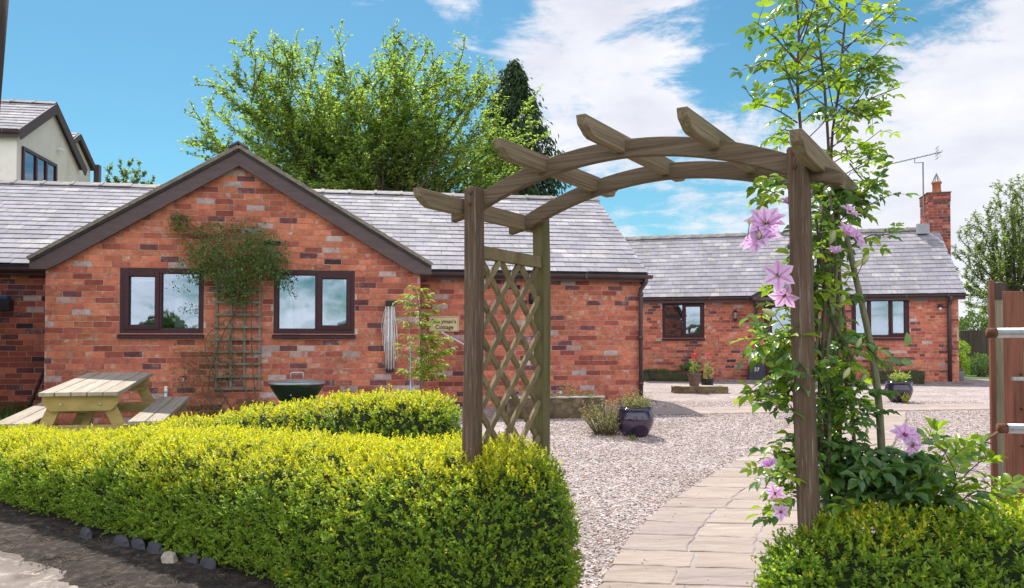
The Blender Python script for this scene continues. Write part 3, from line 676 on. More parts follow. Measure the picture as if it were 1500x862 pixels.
# eaves: fascia + gutter + downpipe
def gutter(parent, xa, xb, y, z, m='brown_pvc', r=.055):
    mb = MB(); n = 8; vs = []; fs = []
    ring = [(-math.cos(t)*r, -math.sin(t)*r) for t in [math.pi*i/n for i in range(n+1)]]+[(math.cos(t)*(r-.005), -math.sin(t)*(r-.005)) for t in [math.pi*i/n for i in range(n+1)]]
    k = len(ring)
    vs = [(x, y+a, z+b) for x in (xa, xb) for a, b in ring]
    fs = [(i, (i+1) % k, (i+1) % k+k, i+k) for i in range(k)]; mb.add(vs, fs, m)
    o = mb.build('gutter', parent, smooth=False)
    mb = MB(); x = xa+.5
    while x < xb-.2:
        mb.box(x, x+.03, y-r-.006, y+r+.004, z-r-.006, z+.012, m); x += .9
    mb.build('gutter_bracket', parent)
    return o
mb = MB(); mb.box(G+.15, XE+.06, S1-.14, S1-.115, 1.87, 1.985, 'brown_paint'); mb.box(G+.15, XE+.06, S1-.115, S1-.012, 1.90, 1.915, 'brown_paint'); mb.build('fascia', CA)
mb = MB(); mb.box(XL, -.15, S1-.14, S1-.115, 1.86, 1.985, 'brown_paint'); mb.box(XL, -.15, S1-.115, S1-.012, 1.90, 1.915, 'brown_paint'); mb.build('fascia', CA)
gutter(CA, G+.18, XE+.12, S1-.20, 1.965); gutter(CA, XL, -.15, S1-.20, 1.95)
mb = MB(); px_ = XE-.005
mb.tube([(px_+.04, S1-.20, 1.93), (px_+.03, S1-.19, 1.86), (px_-.01, S1-.07, 1.76), (px_-.01, S1-.065, 1.68), (px_-.01, S1-.065, -.2)], .033, 'brown_pvc', 10)
for z in (1.66, 1.0, .3): mb.tube([(px_-.01, S1-.065, z), (px_-.01, S1-.065, z+.05)], .041, 'brown_pvc', 10)
mb.build('downpipe', CA, smooth=True)
mb = MB(); mb.box(XE+.012, XE+.035, S1-.15, 6.7, 1.84, 1.94, 'brown_paint'); mb.build('verge_trim', CA)
for s in (1, -1):   # barge boards of the end gable
    mb = MB(); mb.bar((XE+.05, 3.85-s*2.9, 1.93), (XE+.05, 3.85, 3.56), .022, .14, 'brown_paint'); mb.build('barge_board', CA)
window(CA, *w1[:2], w1[2], w1[3], [(1.0, True), (1.12, False)], curtains=[(w1[0]+.62, w1[0]+.72)], blind=(w1[0]+.08, w1[0]+.5, .09))
window(CA, *w2[:2], w2[2], w2[3], [(1.15, False), (1.0, True)], curtains=[(w2[0]+.06, w2[0]+.22)])

# ================================================================ COTTAGE ACROSS THE YARD
CB = empty('far_brick_cottage', FB.o, FB.a, 'low red brick cottage across the gravel yard with chimney, porch canopy and brown windows', 'cottage')
XB = 7.88; ZB = 2.08
def hb(u, v, y=0): return FB.hit(u, v, y)
v1 = (hb(970, 468)[0], hb(1032, 468)[0], hb(1000, 494)[1], hb(1000, 441)[1])
v2 = (hb(1247, 468)[0], hb(1332, 468)[0], hb(1290, 497)[1], hb(1290, 436)[1])
dx0, dx1 = hb(1119, 500)[0], hb(1119, 500)[0]+.95
door = (dx0, dx1, -.1, 2.0)
v1 = (v1[0], v1[1], v1[2], min(v1[3], 2.02)); v2 = (v2[0], v2[1], v2[2], min(v2[3], 2.03))
v1 = snap(v1, -.20); v2 = snap(v2, -.20)
mb = MB(); wall_core(mb, 0, XB, -.3, 2.13, 0, .2, [v1, v2, door], 'mortar')
mb.box(XB-.2, XB-.001, .2, 4.0, -.3, 2.13, 'mortar'); mb.box(0, .2, .2, 4.0, -.3, 2.13, 'mortar'); mb.box(0, XB, 4.0, 4.2, -.3, 2.13, 'mortar')
SW = Matrix(((0, 1, 0, 0), (1, 0, 0, 0), (0, 0, 1, 0), (0, 0, 0, 1)))
mb.prism([(0, 2.13), (4.2, 2.13), (2.1, 3.86)], XB-.2, XB-.001, 'mortar', SW); mb.prism([(0, 2.13), (4.2, 2.13), (2.1, 3.86)], .001, .2, 'mortar', SW)
bw = mb.build('wall', CB)
brickwork(bw, lambda z: cut([(0, XB)], z, [v1, v2, door]), -.20, 2.06, 300, order=lambda it: -it[0] if it[0] > 6 else (0 if 1.2 < it[0] < 4.0 and it[1] > .3 else 5), headers=1, mix='far')
b_ = side_bricks(XB, .01, 4.2, lambda y: min(2.1+y*.82, 2.1+(4.2-y)*.82), 1); tag(b_.build('brickwork', bw), kind='stuff')
bro = roof_plane(CB, 'roof', -.12, XB+.12, -.16, 2.10, 2.1, 3.92, .18, .215, 300, vis=lambda it: 0 if it[0] > .3 else 1)
roof_plane(CB, 'roof', -.12, XB+.12, 4.36, 2.10, 2.1, 3.92, .36, .5, 0, flip=True)
ridge_tiles(CB, (-.12, 2.1, 3.975), (XB-.15, 2.1, 3.975), .46, .13, 36)
mb = MB(); mb.box(-.1, XB+.12, -.15, -.125, 1.97, 2.10, 'brown_paint'); mb.box(-.1, XB+.1, -.125, -.012, 2.03, 2.045, 'brown_paint'); mb.build('fascia', CB)
gutter(CB, -.1, XB+.16, -.205, 2.09, r=.05)
mb = MB(); dpx = hb(1390, 480)[0]
mb.tube([(dpx, -.2, 2.06), (dpx, -.18, 1.98), (dpx, -.05, 1.86), (dpx, -.05, 1.78), (dpx, -.05, .02)], .045, 'brown_pvc', 10); mb.build('downpipe', CB, smooth=True)
for s in (1, -1):
    mb = MB(); mb.bar((XB+.11, 2.1-s*2.25, 2.04), (XB+.11, 2.1, 3.86), .022, .15, 'brown_paint'); mb.build('barge_board', CB)
mb = MB(); mb.box(-.05, XB+.05, -.12, -.012, -.2, .05, 'kerb_stone'); mb.build('plinth', CB)
window(CB, *v1[:2], v1[2], v1[3], [(1, False), (1, True)], blind=(v1[0]+.07, v1[1]-.07, .03))
window(CB, *v2[:2], v2[2], v2[3], [(1.0, True), (1.15, False), (1.0, True)], curtains=[(v2[0]+.08, v2[0]+.3), (v2[1]-.36, v2[1]-.08)])
mb = MB()
for i, (u, s) in enumerate(((985, .055), (1007, .07))):
    x = hb(u, 488)[0]
    mb.lathe([(0, 0), (s*1.2, 0), (s*1.3, s*.25), (s*.9, s*.9), (s*.3, s*1.4), (0, s*1.5)], 'room_thing', 16, (x, .15, v1[2]+.0))
mb.build('window_ornament', CB, smooth=True)
# door
mb = MB(); mb.box(dx0, dx0+.07, .02, .09, -.1, 2.0, 'brown_upvc'); mb.box(dx1-.07, dx1, .02, .09, -.1, 2.0, 'brown_upvc'); mb.box(dx0+.07, dx1-.07, .02, .09, 1.93, 2.0, 'brown_upvc')
mb.box(dx0+.07, dx1-.07, .04, .08, -.1, 1.0, 'brown_upvc'); mb.box(dx0+.07, dx0+.2, .04, .08, 1.0, 1.93, 'brown_upvc'); mb.box(dx1-.2, dx1-.07, .04, .08, 1.0, 1.93, 'brown_upvc'); mb.box(dx0+.2, dx1-.2, .04, .08, 1.83, 1.93, 'brown_upvc')
dr = mb.build('door', CB, bevel=.004)
mb = MB(); mb.box(dx0+.2, dx1-.2, .055, .061, 1.0, 1.83, 'glass'); mb.build('pane', dr)
mb = MB(); mb.box(dx0+.09, dx0+.12, .0, .02, .95, 1.08, 'steel_grey'); mb.tube([(dx0+.10, .01, 1.02), (dx0+.10, -.04, 1.02), (dx0+.22, -.04, 1.02)], .01, 'steel_grey', 8); mb.build('handle', dr)
mb = MB(); mb.box(dx0-.1, dx1+.1, .3, .35, -.2, 2.1, 'dark_room'); mb.build('hallway', dr)
# porch canopy
cx = (dx0+dx1)/2; cw = .72; mb = MB(); yo = -.70
can = MB(); can.box(cx-cw, cx+cw, -.68, -.66, 1.98, 2.06, 'brown_paint'); can = can.build('porch_canopy', CB)
for s in (-1, 1):
    b_ = MB(); b_.bar((cx+s*(cw+.05), -.70, 2.03), (cx, -.70, 2.52), .025, .13, 'brown_paint'); b_.build('barge_board', can)
    L_ = math.hypot(cw+.08, .5); an = math.atan2(.5, cw+.08)
    r_ = MB(); r_.box(0, .9, 0, L_, -.03, .01, 'underlay')
    for i in range(5):
        for j in range(5):
            T = Matrix.Translation((j*.18, i*.17, .03)) @ Matrix.Rotation(-.05, 4, 'X'); r_.box(.002, .176, 0, .22, 0, .006, random.choice(SL), T)
    r_ = r_.build('roof', can)
    if s < 0: r_.location = (cx-cw-.08, .17, 2.06); r_.rotation_euler = (an, 0, R(-90))
    else: r_.location = (cx+cw+.08, -.73, 2.06); r_.rotation_euler = (an, 0, R(90))
    b_ = MB(); xx = cx+s*(cw-.06)
    b_.box(xx-.04, xx+.04, -.075, -.012, 1.30, 1.97, 'brown_paint'); b_.box(xx-.035, xx+.035, -.62, -.076, 1.90, 1.97, 'brown_paint')
    b_.bar((xx, -.06, 1.42), (xx, -.5, 1.88), .06, .06, 'brown_paint'); b_.build('bracket', can, bevel=.004)
# chimney
cdx = XB+.12; chm = MB(); c0, c1, cy0, cy1 = cdx-.12, cdx+.40, 1.95, 2.75
cpos = hb(1353, 300, 2.1)[0]; cpos2 = hb(1388, 300, 2.1)[0]
c0, c1 = cpos+.07, cpos2+.02; ctop = .92+(505-283)/1170*20.7
chm.box(c0, c1, cy0, cy1, 1.5, ctop, 'mortar'); ch = chm.build('chimney', CB)
b_ = MB(); z = 2.2; r = 0
while z < ctop-.01:
    o_ = .012 if z > ctop-.24 else 0
    for face in range(3):
        a0, a1 = (c0, c1) if face == 0 else (cy0, cy1)
        x = a0-(PX/2 if r % 2 else 0)
        while x < a1:
            a = max(x, a0)+.005; b = min(x+PX, a1)-.005
            if b-a > .03:
                d = random.uniform(.006, .010)+o_; m = pick_brick(0, 2, 0, 'chimney')
                if face == 0: b_.box(a, b, cy0-d, cy0+.01, z+.005, z+PZ-.005, m)
                elif face == 1: b_.box(c0-d, c0+.01, a, b, z+.005, z+PZ-.005, m)
                else: b_.box(c1-.01, c1+d, a, b, z+.005, z+PZ-.005, m)
            x += PX
    z += PZ; r += 1
tag(b_.build('brickwork', ch), kind='stuff')
b_ = MB(); b_.box(c0-.03, c1+.03, cy0-.03, cy1+.03, ctop, ctop+.025, 'stone'); b_.build('flaunching', ch)
b_ = MB(); pc = (c0+.28, (cy0+cy1)/2-.1, ctop+.02); b_.lathe([(0, 0), (.13, 0), (.12, .05), (.105, .1), (.10, .26), (.125, .28), (.125, .32), (.09, .32), (.09, .1)], 'terracotta', 20, pc); b_.build('chimney_pot', ch, smooth=True)
b_ = MB()
for k in range(8):
    t = k*math.pi/4; b_.tube([(pc[0]+.115*math.cos(t), pc[1]+.115*math.sin(t), pc[2]+.3), (pc[0], pc[1], pc[2]+.56)], .008, 'steel_grey', 4)
b_.build('cowl', ch)
b_ = MB(); b_.prism([(c0-.30, 3.78), (c0-.02, 3.78), (c0-.02, 4.04), (c0-.30, 4.04)], cy0-.20, cy0-.02, 'lead'); b_.build('lead_flashing', ch)

# ================================================================ WHITE HOUSE
CW = empty('white_house', FW.o, FW.a, 'white rendered two storey house with brown boards and slate roof behind the gabled cottage', 'house')
mb = MB(); mb.prism([(0, -.3), (3.5, -.3), (3.5, 5.45), (1.75, 6.5), (0, 5.45)], -6.0, 0.0, 'white_render', SW); ww_ = mb.build('wall', CW)
# cut for the window is a recess box proud frame
wy0, wy1, wz0, wz1 = .22, 2.02, 4.1, 5.22
fr_ = MB(); 
TW = Matrix(((0, -1, 0, 0), (1, 0, 0, 0), (0, 0, 1, 0), (0, 0, 0, 1)))   # local window x -> y, local y -> -x
hold = bpy.data.objects.new('window_bay', None)
def wbox(mb, ya, yb, xa, xb, za, zb, m): mb.box(xa, xb, ya, yb, za, zb, m)
mb = MB(); wbox(mb, wy0, wy1, .002, .004, wz0, wz1, 'dark_room')
t = .07
for (a, b, c, d) in ((wy0, wy0+t, wz0, wz1), (wy1-t, wy1, wz0, wz1), (wy0+t, wy1-t, wz1-t, wz1), (wy0+t, wy1-t, wz0, wz0+t), (.86, .93, wz0+t, wz1-t), (1.40, 1.47, wz0+t, wz1-t)):
    wbox(mb, a, b, .004, .05, c, d, 'brown_upvc')
wf = mb.build('window', CW)
for (a, b) in ((wy0+t, .86), (.93, 1.40), (1.47, wy1-t)):
    p = MB(); wbox(p, a, b, .012, .018, wz0+t, wz1-t, 'glass'); p.build('pane', wf)
roof_plane(CW, 'roof', -6.1, .10, -.14, 5.47, 1.75, 6.58, .22, .3, 60, vis=lambda it: -it[0]); roof_plane(CW, 'roof', -6.1, .10, 3.64, 5.47, 1.75, 6.58, .3, .4, 0, flip=True)
ridge_tiles(CW, (-6.1, 1.75, 6.64), (.12, 1.75, 6.64), .45, .13, 30)
for (ya, yb) in ((-.16, 1.75), (3.66, 1.75)):
    mb = MB(); mb.bar((.12, ya, 5.38), (.12, yb, 6.50), .03, .22, 'brown_paint'); mb.build('barge_board', CW)
mb = MB(); mb.box(-6.1, .08, -.15, -.12, 5.32, 5.46, 'brown_paint'); mb.build('fascia', CW); gutter(CW, -6.1, .1, -.20, 5.46)
mb = MB(); mb.prism([(3.5, -.3), (5.75, -.3), (5.75, 5.9), (4.62, 6.55), (3.5, 5.9)], -5.0, -.5, 'white_render', SW); mb.build('wall', CW)
roof_plane(CW, 'roof', -5.1, -.40, 3.4, 5.92, 4.62, 6.62, .25, .3, 0); roof_plane(CW, 'roof', -5.1, -.40, 5.87, 5.92, 4.62, 6.62, .25, .3, 0, flip=True)
for (ya, yb) in ((3.4, 4.62), (5.9, 4.62)):
    mb = MB(); mb.bar((-.37, ya, 5.85), (-.37, yb, 6.56), .03, .14, 'brown_paint'); mb.build('barge_board', CW)
mb = MB(); mb.box(-.42, -.28, 5.78, 5.98, 3.5, 6.05, 'brown_pvc'); mb.build('flue', CW)
mb = MB()
mb.tube([(.01, 2.12, 5.62), (.10, 2.12, 5.60)], .035, 'white_paint', 8); mb.tube([(.10, 2.05, 5.60), (.2, 2.02, 5.55)], .045, 'white_paint', 8); mb.build('security_lamp', CW)
mb = MB(); wbox(mb, 4.0, 4.9, -.498, -.46, 4.3, 4.95, 'brown_upvc'); mb.build('window_head', CW)
# ================================================================ GROUND
def sheet(name, x0, x1, y0, y1, step, dz, m, inside=None, amp=0, kind='structure', xs=None, ys=None, zf=None):
    xs = np.arange(x0, x1+step/2, step) if xs is None else xs; ys = np.arange(y0, y1+step/2, step) if ys is None else ys
    V = []; idx = {}
    for j, y in enumerate(ys):
        for i, x in enumerate(xs):
            z = ground_z(x, y)+dz
            if amp: z += amp*(mnoise.noise(Vector((x*3, y*3, 0)))+.6*mnoise.noise(Vector((x*11, y*11, 2))))
            if zf: z += zf(x, y)
            V.append((x, y, z))
    nx = len(xs); Fc = []
    for j in range(len(ys)-1):
        for i in range(nx-1):
            cx_, cy_ = (xs[i]+xs[i+1])/2, (ys[j]+ys[j+1])/2
            if inside is None or inside(cx_, cy_): Fc.append((j*nx+i, j*nx+i+1, (j+1)*nx+i+1, (j+1)*nx+i))
    me = bpy.data.meshes.new(name); me.from_pydata(V, [], Fc); me.materials.append(M[m]); me.polygons.foreach_set('use_smooth', [True]*len(Fc)); me.update()
    o = bpy.data.objects.new(name, me); COL.objects.link(o); return tag(o, kind=kind)
xs = np.array([-900, -400, -150, -60, -30, -20]+list(np.arange(-16, 17, 1.0))+[20, 30, 60, 150, 400, 900]); ys = np.array([-900, -300, -100, -40, -15, -5]+list(np.arange(-2, 30, .5))+[32, 40, 60, 110, 300, 900])
sheet('ground', 0, 0, 0, 0, 1, -.02, 'field', xs=xs, ys=ys)
sheet('gravel_yard', -9, 12.5, 1.0, 22.5, .25, 0, 'gravel')
HF = [(-6.2, 7.9), (-4.4, 6.5), (-3.88, 6.04), (-3.08, 5.55), (-2.41, 5.13), (-1.69, 4.72), (-.6, 4.05), (.0, 3.7), (.3, 3.2), (.35, 1.0)]
def hedge_front(x):
    for (a, b), (c, d) in zip(HF, HF[1:]):
        if a <= x <= c: return b+(d-b)*(x-a)/(c-a)
    return 9 if x < HF[0][0] else -1
sheet('dirt_track', -8, .4, 1.0, 8.0, .06, .012, 'dirt', inside=lambda x, y: y < hedge_front(x)+.28, amp=.010)
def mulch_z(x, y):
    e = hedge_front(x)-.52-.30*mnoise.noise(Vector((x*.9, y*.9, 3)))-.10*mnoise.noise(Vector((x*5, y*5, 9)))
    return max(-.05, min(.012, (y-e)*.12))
sheet('mulch_bed', -8, .4, 1.0, 8.6, .05, .016, 'mulch_shade', inside=lambda x, y: hedge_front(x)-1.2 < y < hedge_front(x)+.34, amp=.016, zf=mulch_z)  # strip of mulch whose colour also stands in for hedge shade
# grass strip in the nook behind the hedge, table stands on it
sheet('grass_strip', -8.0, -1.6, 5.2, 10.9, .25, .008, 'field', inside=lambda x, y: y > hedge_front(x)+.3 and y < 9.9+(x+5.8)*.16+1.0)
# path
edge_px = [(876, 862), (913, 788), (957, 751), (1002, 723), (1044, 697), (1085, 674), (1121, 652), (1150, 630)]
EP = [gpt(u, v) for u, v in edge_px]
EP = [EP[0]+(EP[0]-EP[1]).normalized()*2.6, EP[0]+(EP[0]-EP[1]).normalized()*1.0]+EP+[EP[-1]+Vector((.5, .8, 0)), EP[-1]+Vector((.9, 1.7, 0))]
def resample(pts, step):
    out_ = [pts[0].copy()]; acc = 0
    for a, b in zip(pts, pts[1:]):
        d = (b-a).length; t = step-acc
        while t <= d: out_.append(a.lerp(b, t/d)); t += step
        acc = (acc+d) % step
    return out_
EP = [Vector((p.x, p.y, 0)) for p in EP]
for _ in range(1): EP = [EP[0]]+[(EP[i-1]+EP[i]*2+EP[i+1])/4 for i in range(1, len(EP)-1)]+[EP[-1]]
PL = resample(EP, .05)
PWD = 1.34
def path_pt(s, t):   # s along, t across 0..PWD
    i = max(0, min(len(PL)-2, int(s/.05))); f = s/.05-i; p = PL[i].lerp(PL[i+1], f)
    nn = Vector((1, -.10, 0)).normalized()
    q = p+nn*t; return Vector((q.x, q.y, ground_z(q.x, q.y)))
PLEN = (len(PL)-1)*.05
mb = MB(); n = int(PLEN/.1)
vs = []; fs = []
for i in range(n+1):
    for t in (.025, .3, .6, .9, PWD-.01): p = path_pt(i*.1, t); vs.append((p.x, p.y, p.z+.014+.004*mnoise.noise(Vector((i*.4, t*4, 0)))))
for i in range(n):
    for k in range(4): fs.append((i*5+k, i*5+k+1, (i+1)*5+k+1, (i+1)*5+k))
mb.add(vs, fs, 'joint'); path = mb.build('path'); tag(path, kind='structure')
def slab(parent, corners, m, z=.021):
    """corners: four ground points; a slab with riven, chamfered edge"""
    c = sum(corners, Vector())/4; b_ = MB(); g = .006
    ring = []
    for i in range(4):
        a, b2 = corners[i], corners[(i+1) % 4]
        for t in (0, .2, .4, .6, .8):
            p = a.lerp(b2, t); dirc = (c-p).normalized(); j = random.uniform(-.010, .014)
            ring.append(p+dirc*(g*(1.4 if t == 0 else 1)+j))
    k = len(ring); vs = []
    for p in ring: vs.append((p.x, p.y, p.z+.002))
    for p in ring: q = p+(c-p).normalized()*.002; vs.append((q.x, q.y, p.z+z-.006))
    for p in ring: q = p+(c-p).normalized()*.011; vs.append((q.x, q.y, p.z+z+random.uniform(-.0015, .0015)))
    vs.append((c.x, c.y, c.z+z+random.uniform(-.002, .002)))
    fs = [(i, (i+1) % k, (i+1) % k+k, i+k) for i in range(k)]+[(i+k, (i+1) % k+k, (i+1) % k+2*k, i+2*k) for i in range(k)]+[(i+2*k, (i+1) % k+2*k, 3*k) for i in range(k)]
    b_.add(vs, fs, m); o = b_.build('paving_slab', parent); return o
s = 0.02; r = 0
while s < PLEN-.45:
    dep = random.choice([.30, .34, .42, .28]); 
    cuts = random.choice([[0, .46, .90, PWD], [0, .42, .88, PWD], [0, .50, .94, PWD], [0, .44, .86, PWD], [0, .48, .92, PWD]])
    for a, b in zip(cuts, cuts[1:]):
        slab(path, [path_pt(s, a), path_pt(s, b), path_pt(s+dep, b), path_pt(s+dep, a)], random.choice(['slab_a', 'slab_a', 'slab_b']))
    s += dep; r += 1
# cross path in front of the far cottage
cpath = MB(); A_ = gpt(925, 609); B_ = gpt(1500, 600); d = Vector((B_.x-A_.x, B_.y-A_.y, 0)).normalized(); nn = Vector((-d.y, d.x, 0)); Ln = 8.2; Wc = .80
def cp(s, t): q = Vector((A_.x, A_.y, 0))+d*s+nn*t; return Vector((q.x, q.y, ground_z(q.x, q.y)))
vs = []; fs = []
for i in range(42):
    for t in (0, Wc/2, Wc): p = cp(i*.2, t); vs.append((p.x, p.y, p.z+.008))
for i in range(41):
    for k in range(2): fs.append((i*3+k, (i+1)*3+k, (i+1)*3+k+1, i*3+k+1))
cpath.add(vs, fs, 'joint'); cpath = cpath.build('cross_path'); tag(cpath, kind='structure')
for k, (ta, tb) in enumerate(((0, .4), (.4, .8))):
    s = .0 if k else -.0
    s += .01
    while s < 7.6:
        w = random.choice([.45, .6, .38]); slab(cpath, [cp(s, ta), cp(s+w, ta), cp(s+w, tb), cp(s, tb)], random.choice(['slab_a', 'slab_b']), z=.014); s += w
# kerb line before the far cottage
mb = MB()
for i in range(12):
    a = FB.world(i*.75-.9, -.42, 0); b = FB.world(i*.75-.9+.74, -.42, 0); mb.bar((a.x, a.y, .01), (b.x, b.y, .01), .1, .10, 'kerb_stone')
k_ = mb.build('kerb'); tag(k_, kind='structure')
# loose stones of the gravel, where they can be told apart
def pebbles(name, n, region, smin, smax, dz=0.0, mats=('pebble_a', 'pebble_b', 'pebble_c'), wts=(.5, .3, .2)):
    P = []
    while len(P) < n:
        k = n*2; x = rng.uniform(region[0], region[1], k); y = region[2]+(region[3]-region[2])*rng.uniform(0, 1, k)**region[4]
        for a, b in zip(x, y):
            if region[5](a, b): P.append((a, b))
            if len(P) >= n: break
    P = np.array(P); Z = np.array([ground_z(a, b) for a, b in P])+dz; C = np.column_stack([P, Z]); S = rng.uniform(smin, smax, n)
    oct_ = np.array([(1, 0, 0), (-1, 0, 0), (0, 1, 0), (0, -1, 0), (0, 0, 1), (0, 0, -1)], float); T = np.array([(0, 2, 4), (2, 1, 4), (1, 3, 4), (3, 0, 4), (2, 0, 5), (1, 2, 5), (3, 1, 5), (0, 3, 5)])
    ang = rng.uniform(0, 6.28, n); ca, sa = np.cos(ang), np.sin(ang); jit = rng.uniform(.65, 1.2, (n, 6, 3)); V = oct_[None]*jit*S[:, None, None]*np.array([1, .75, .5])
    V = np.stack([V[..., 0]*ca[:, None]-V[..., 1]*sa[:, None], V[..., 0]*sa[:, None]+V[..., 1]*ca[:, None], V[..., 2]], -1)+C[:, None, :]; V[..., 2] += (S*.2)[:, None]
    me = bpy.data.meshes.new(name); me.vertices.add(n*6); me.vertices.foreach_set('co', V.reshape(-1).astype(np.float32))
    lp = (np.arange(n)[:, None, None]*6+T[None]).ravel().astype(np.int32); me.loops.add(len(lp)); me.loops.foreach_set('vertex_index', lp)
    me.polygons.add(n*8); me.polygons.foreach_set('loop_start', (np.arange(n*8)*3).astype(np.int32)); me.polygons.foreach_set('loop_total', np.full(n*8, 3, np.int32))
    for q in mats: me.materials.append(M[q])
    me.polygons.foreach_set('material_index', np.repeat(rng.choice(len(mats), n, p=wts), 8).astype(np.int32)); me.update(calc_edges=True)
    o = bpy.data.objects.new(name, me); COL.objects.link(o); return tag(o, kind='stuff')
def on_path(x, y):
    for i in range(0, len(PL), 4):
        p = PL[i]
        if abs(p.y-y) < .25 and abs(p.x-x) < 2.2:
            j = min(len(PL)-1, i+5); t = x-p.x-(y-p.y)*.45
            return 0.0 < t < PWD
    return False
pb = pebbles('gravel_stones', 68000, (-.1, 7.5, 3.0, 13.0, 1.3, lambda x, y: -.03*y < x and x < y*.60+.2 and not on_path(x, y)), .0055, .0145, 0, ('pebble_a', 'pebble_b', 'pebble_c'), (.52, .30, .18))
pb3 = pebbles('stray_gravel', 160, (.2, 3.2, 3.0, 9.5, 1.2, lambda x, y: on_path(x, y) and (not on_path(x-.22, y) or random.random() < .06)), .004, .009, .024, ('pebble_a', 'pebble_b'), (.7, .3))
pb2 = pebbles('dirt_debris', 4200, (-5, .2, 2.5, 7.0, 1, lambda x, y: hedge_front(x)-.5 < y < hedge_front(x)+.25), .003, .011, .012, ('soil', 'pebble_c', 'dirt', 'twig'), (.55, .12, .18, .15))
# twig litter in front of the hedge
mb = MB()
for i in range(420):
    x = random.uniform(-4.6, -.3); y = hedge_front(x)-random.uniform(-.1, .5)**1; a = random.gauss(-.5, .8); l = random.uniform(.03, .16); z = ground_z(x, y)+.02
    mb.tube([(x, y, z), (x+l*.5*math.cos(a)+random.uniform(-.01, .01), y+l*.5*math.sin(a), z+.008), (x+l*math.cos(a), y+l*math.sin(a), z-.004)], .0022, random.choice(['twig', 'soil', 'bark']), 4, caps=False)
tag(mb.build('twig_litter'), kind='stuff')

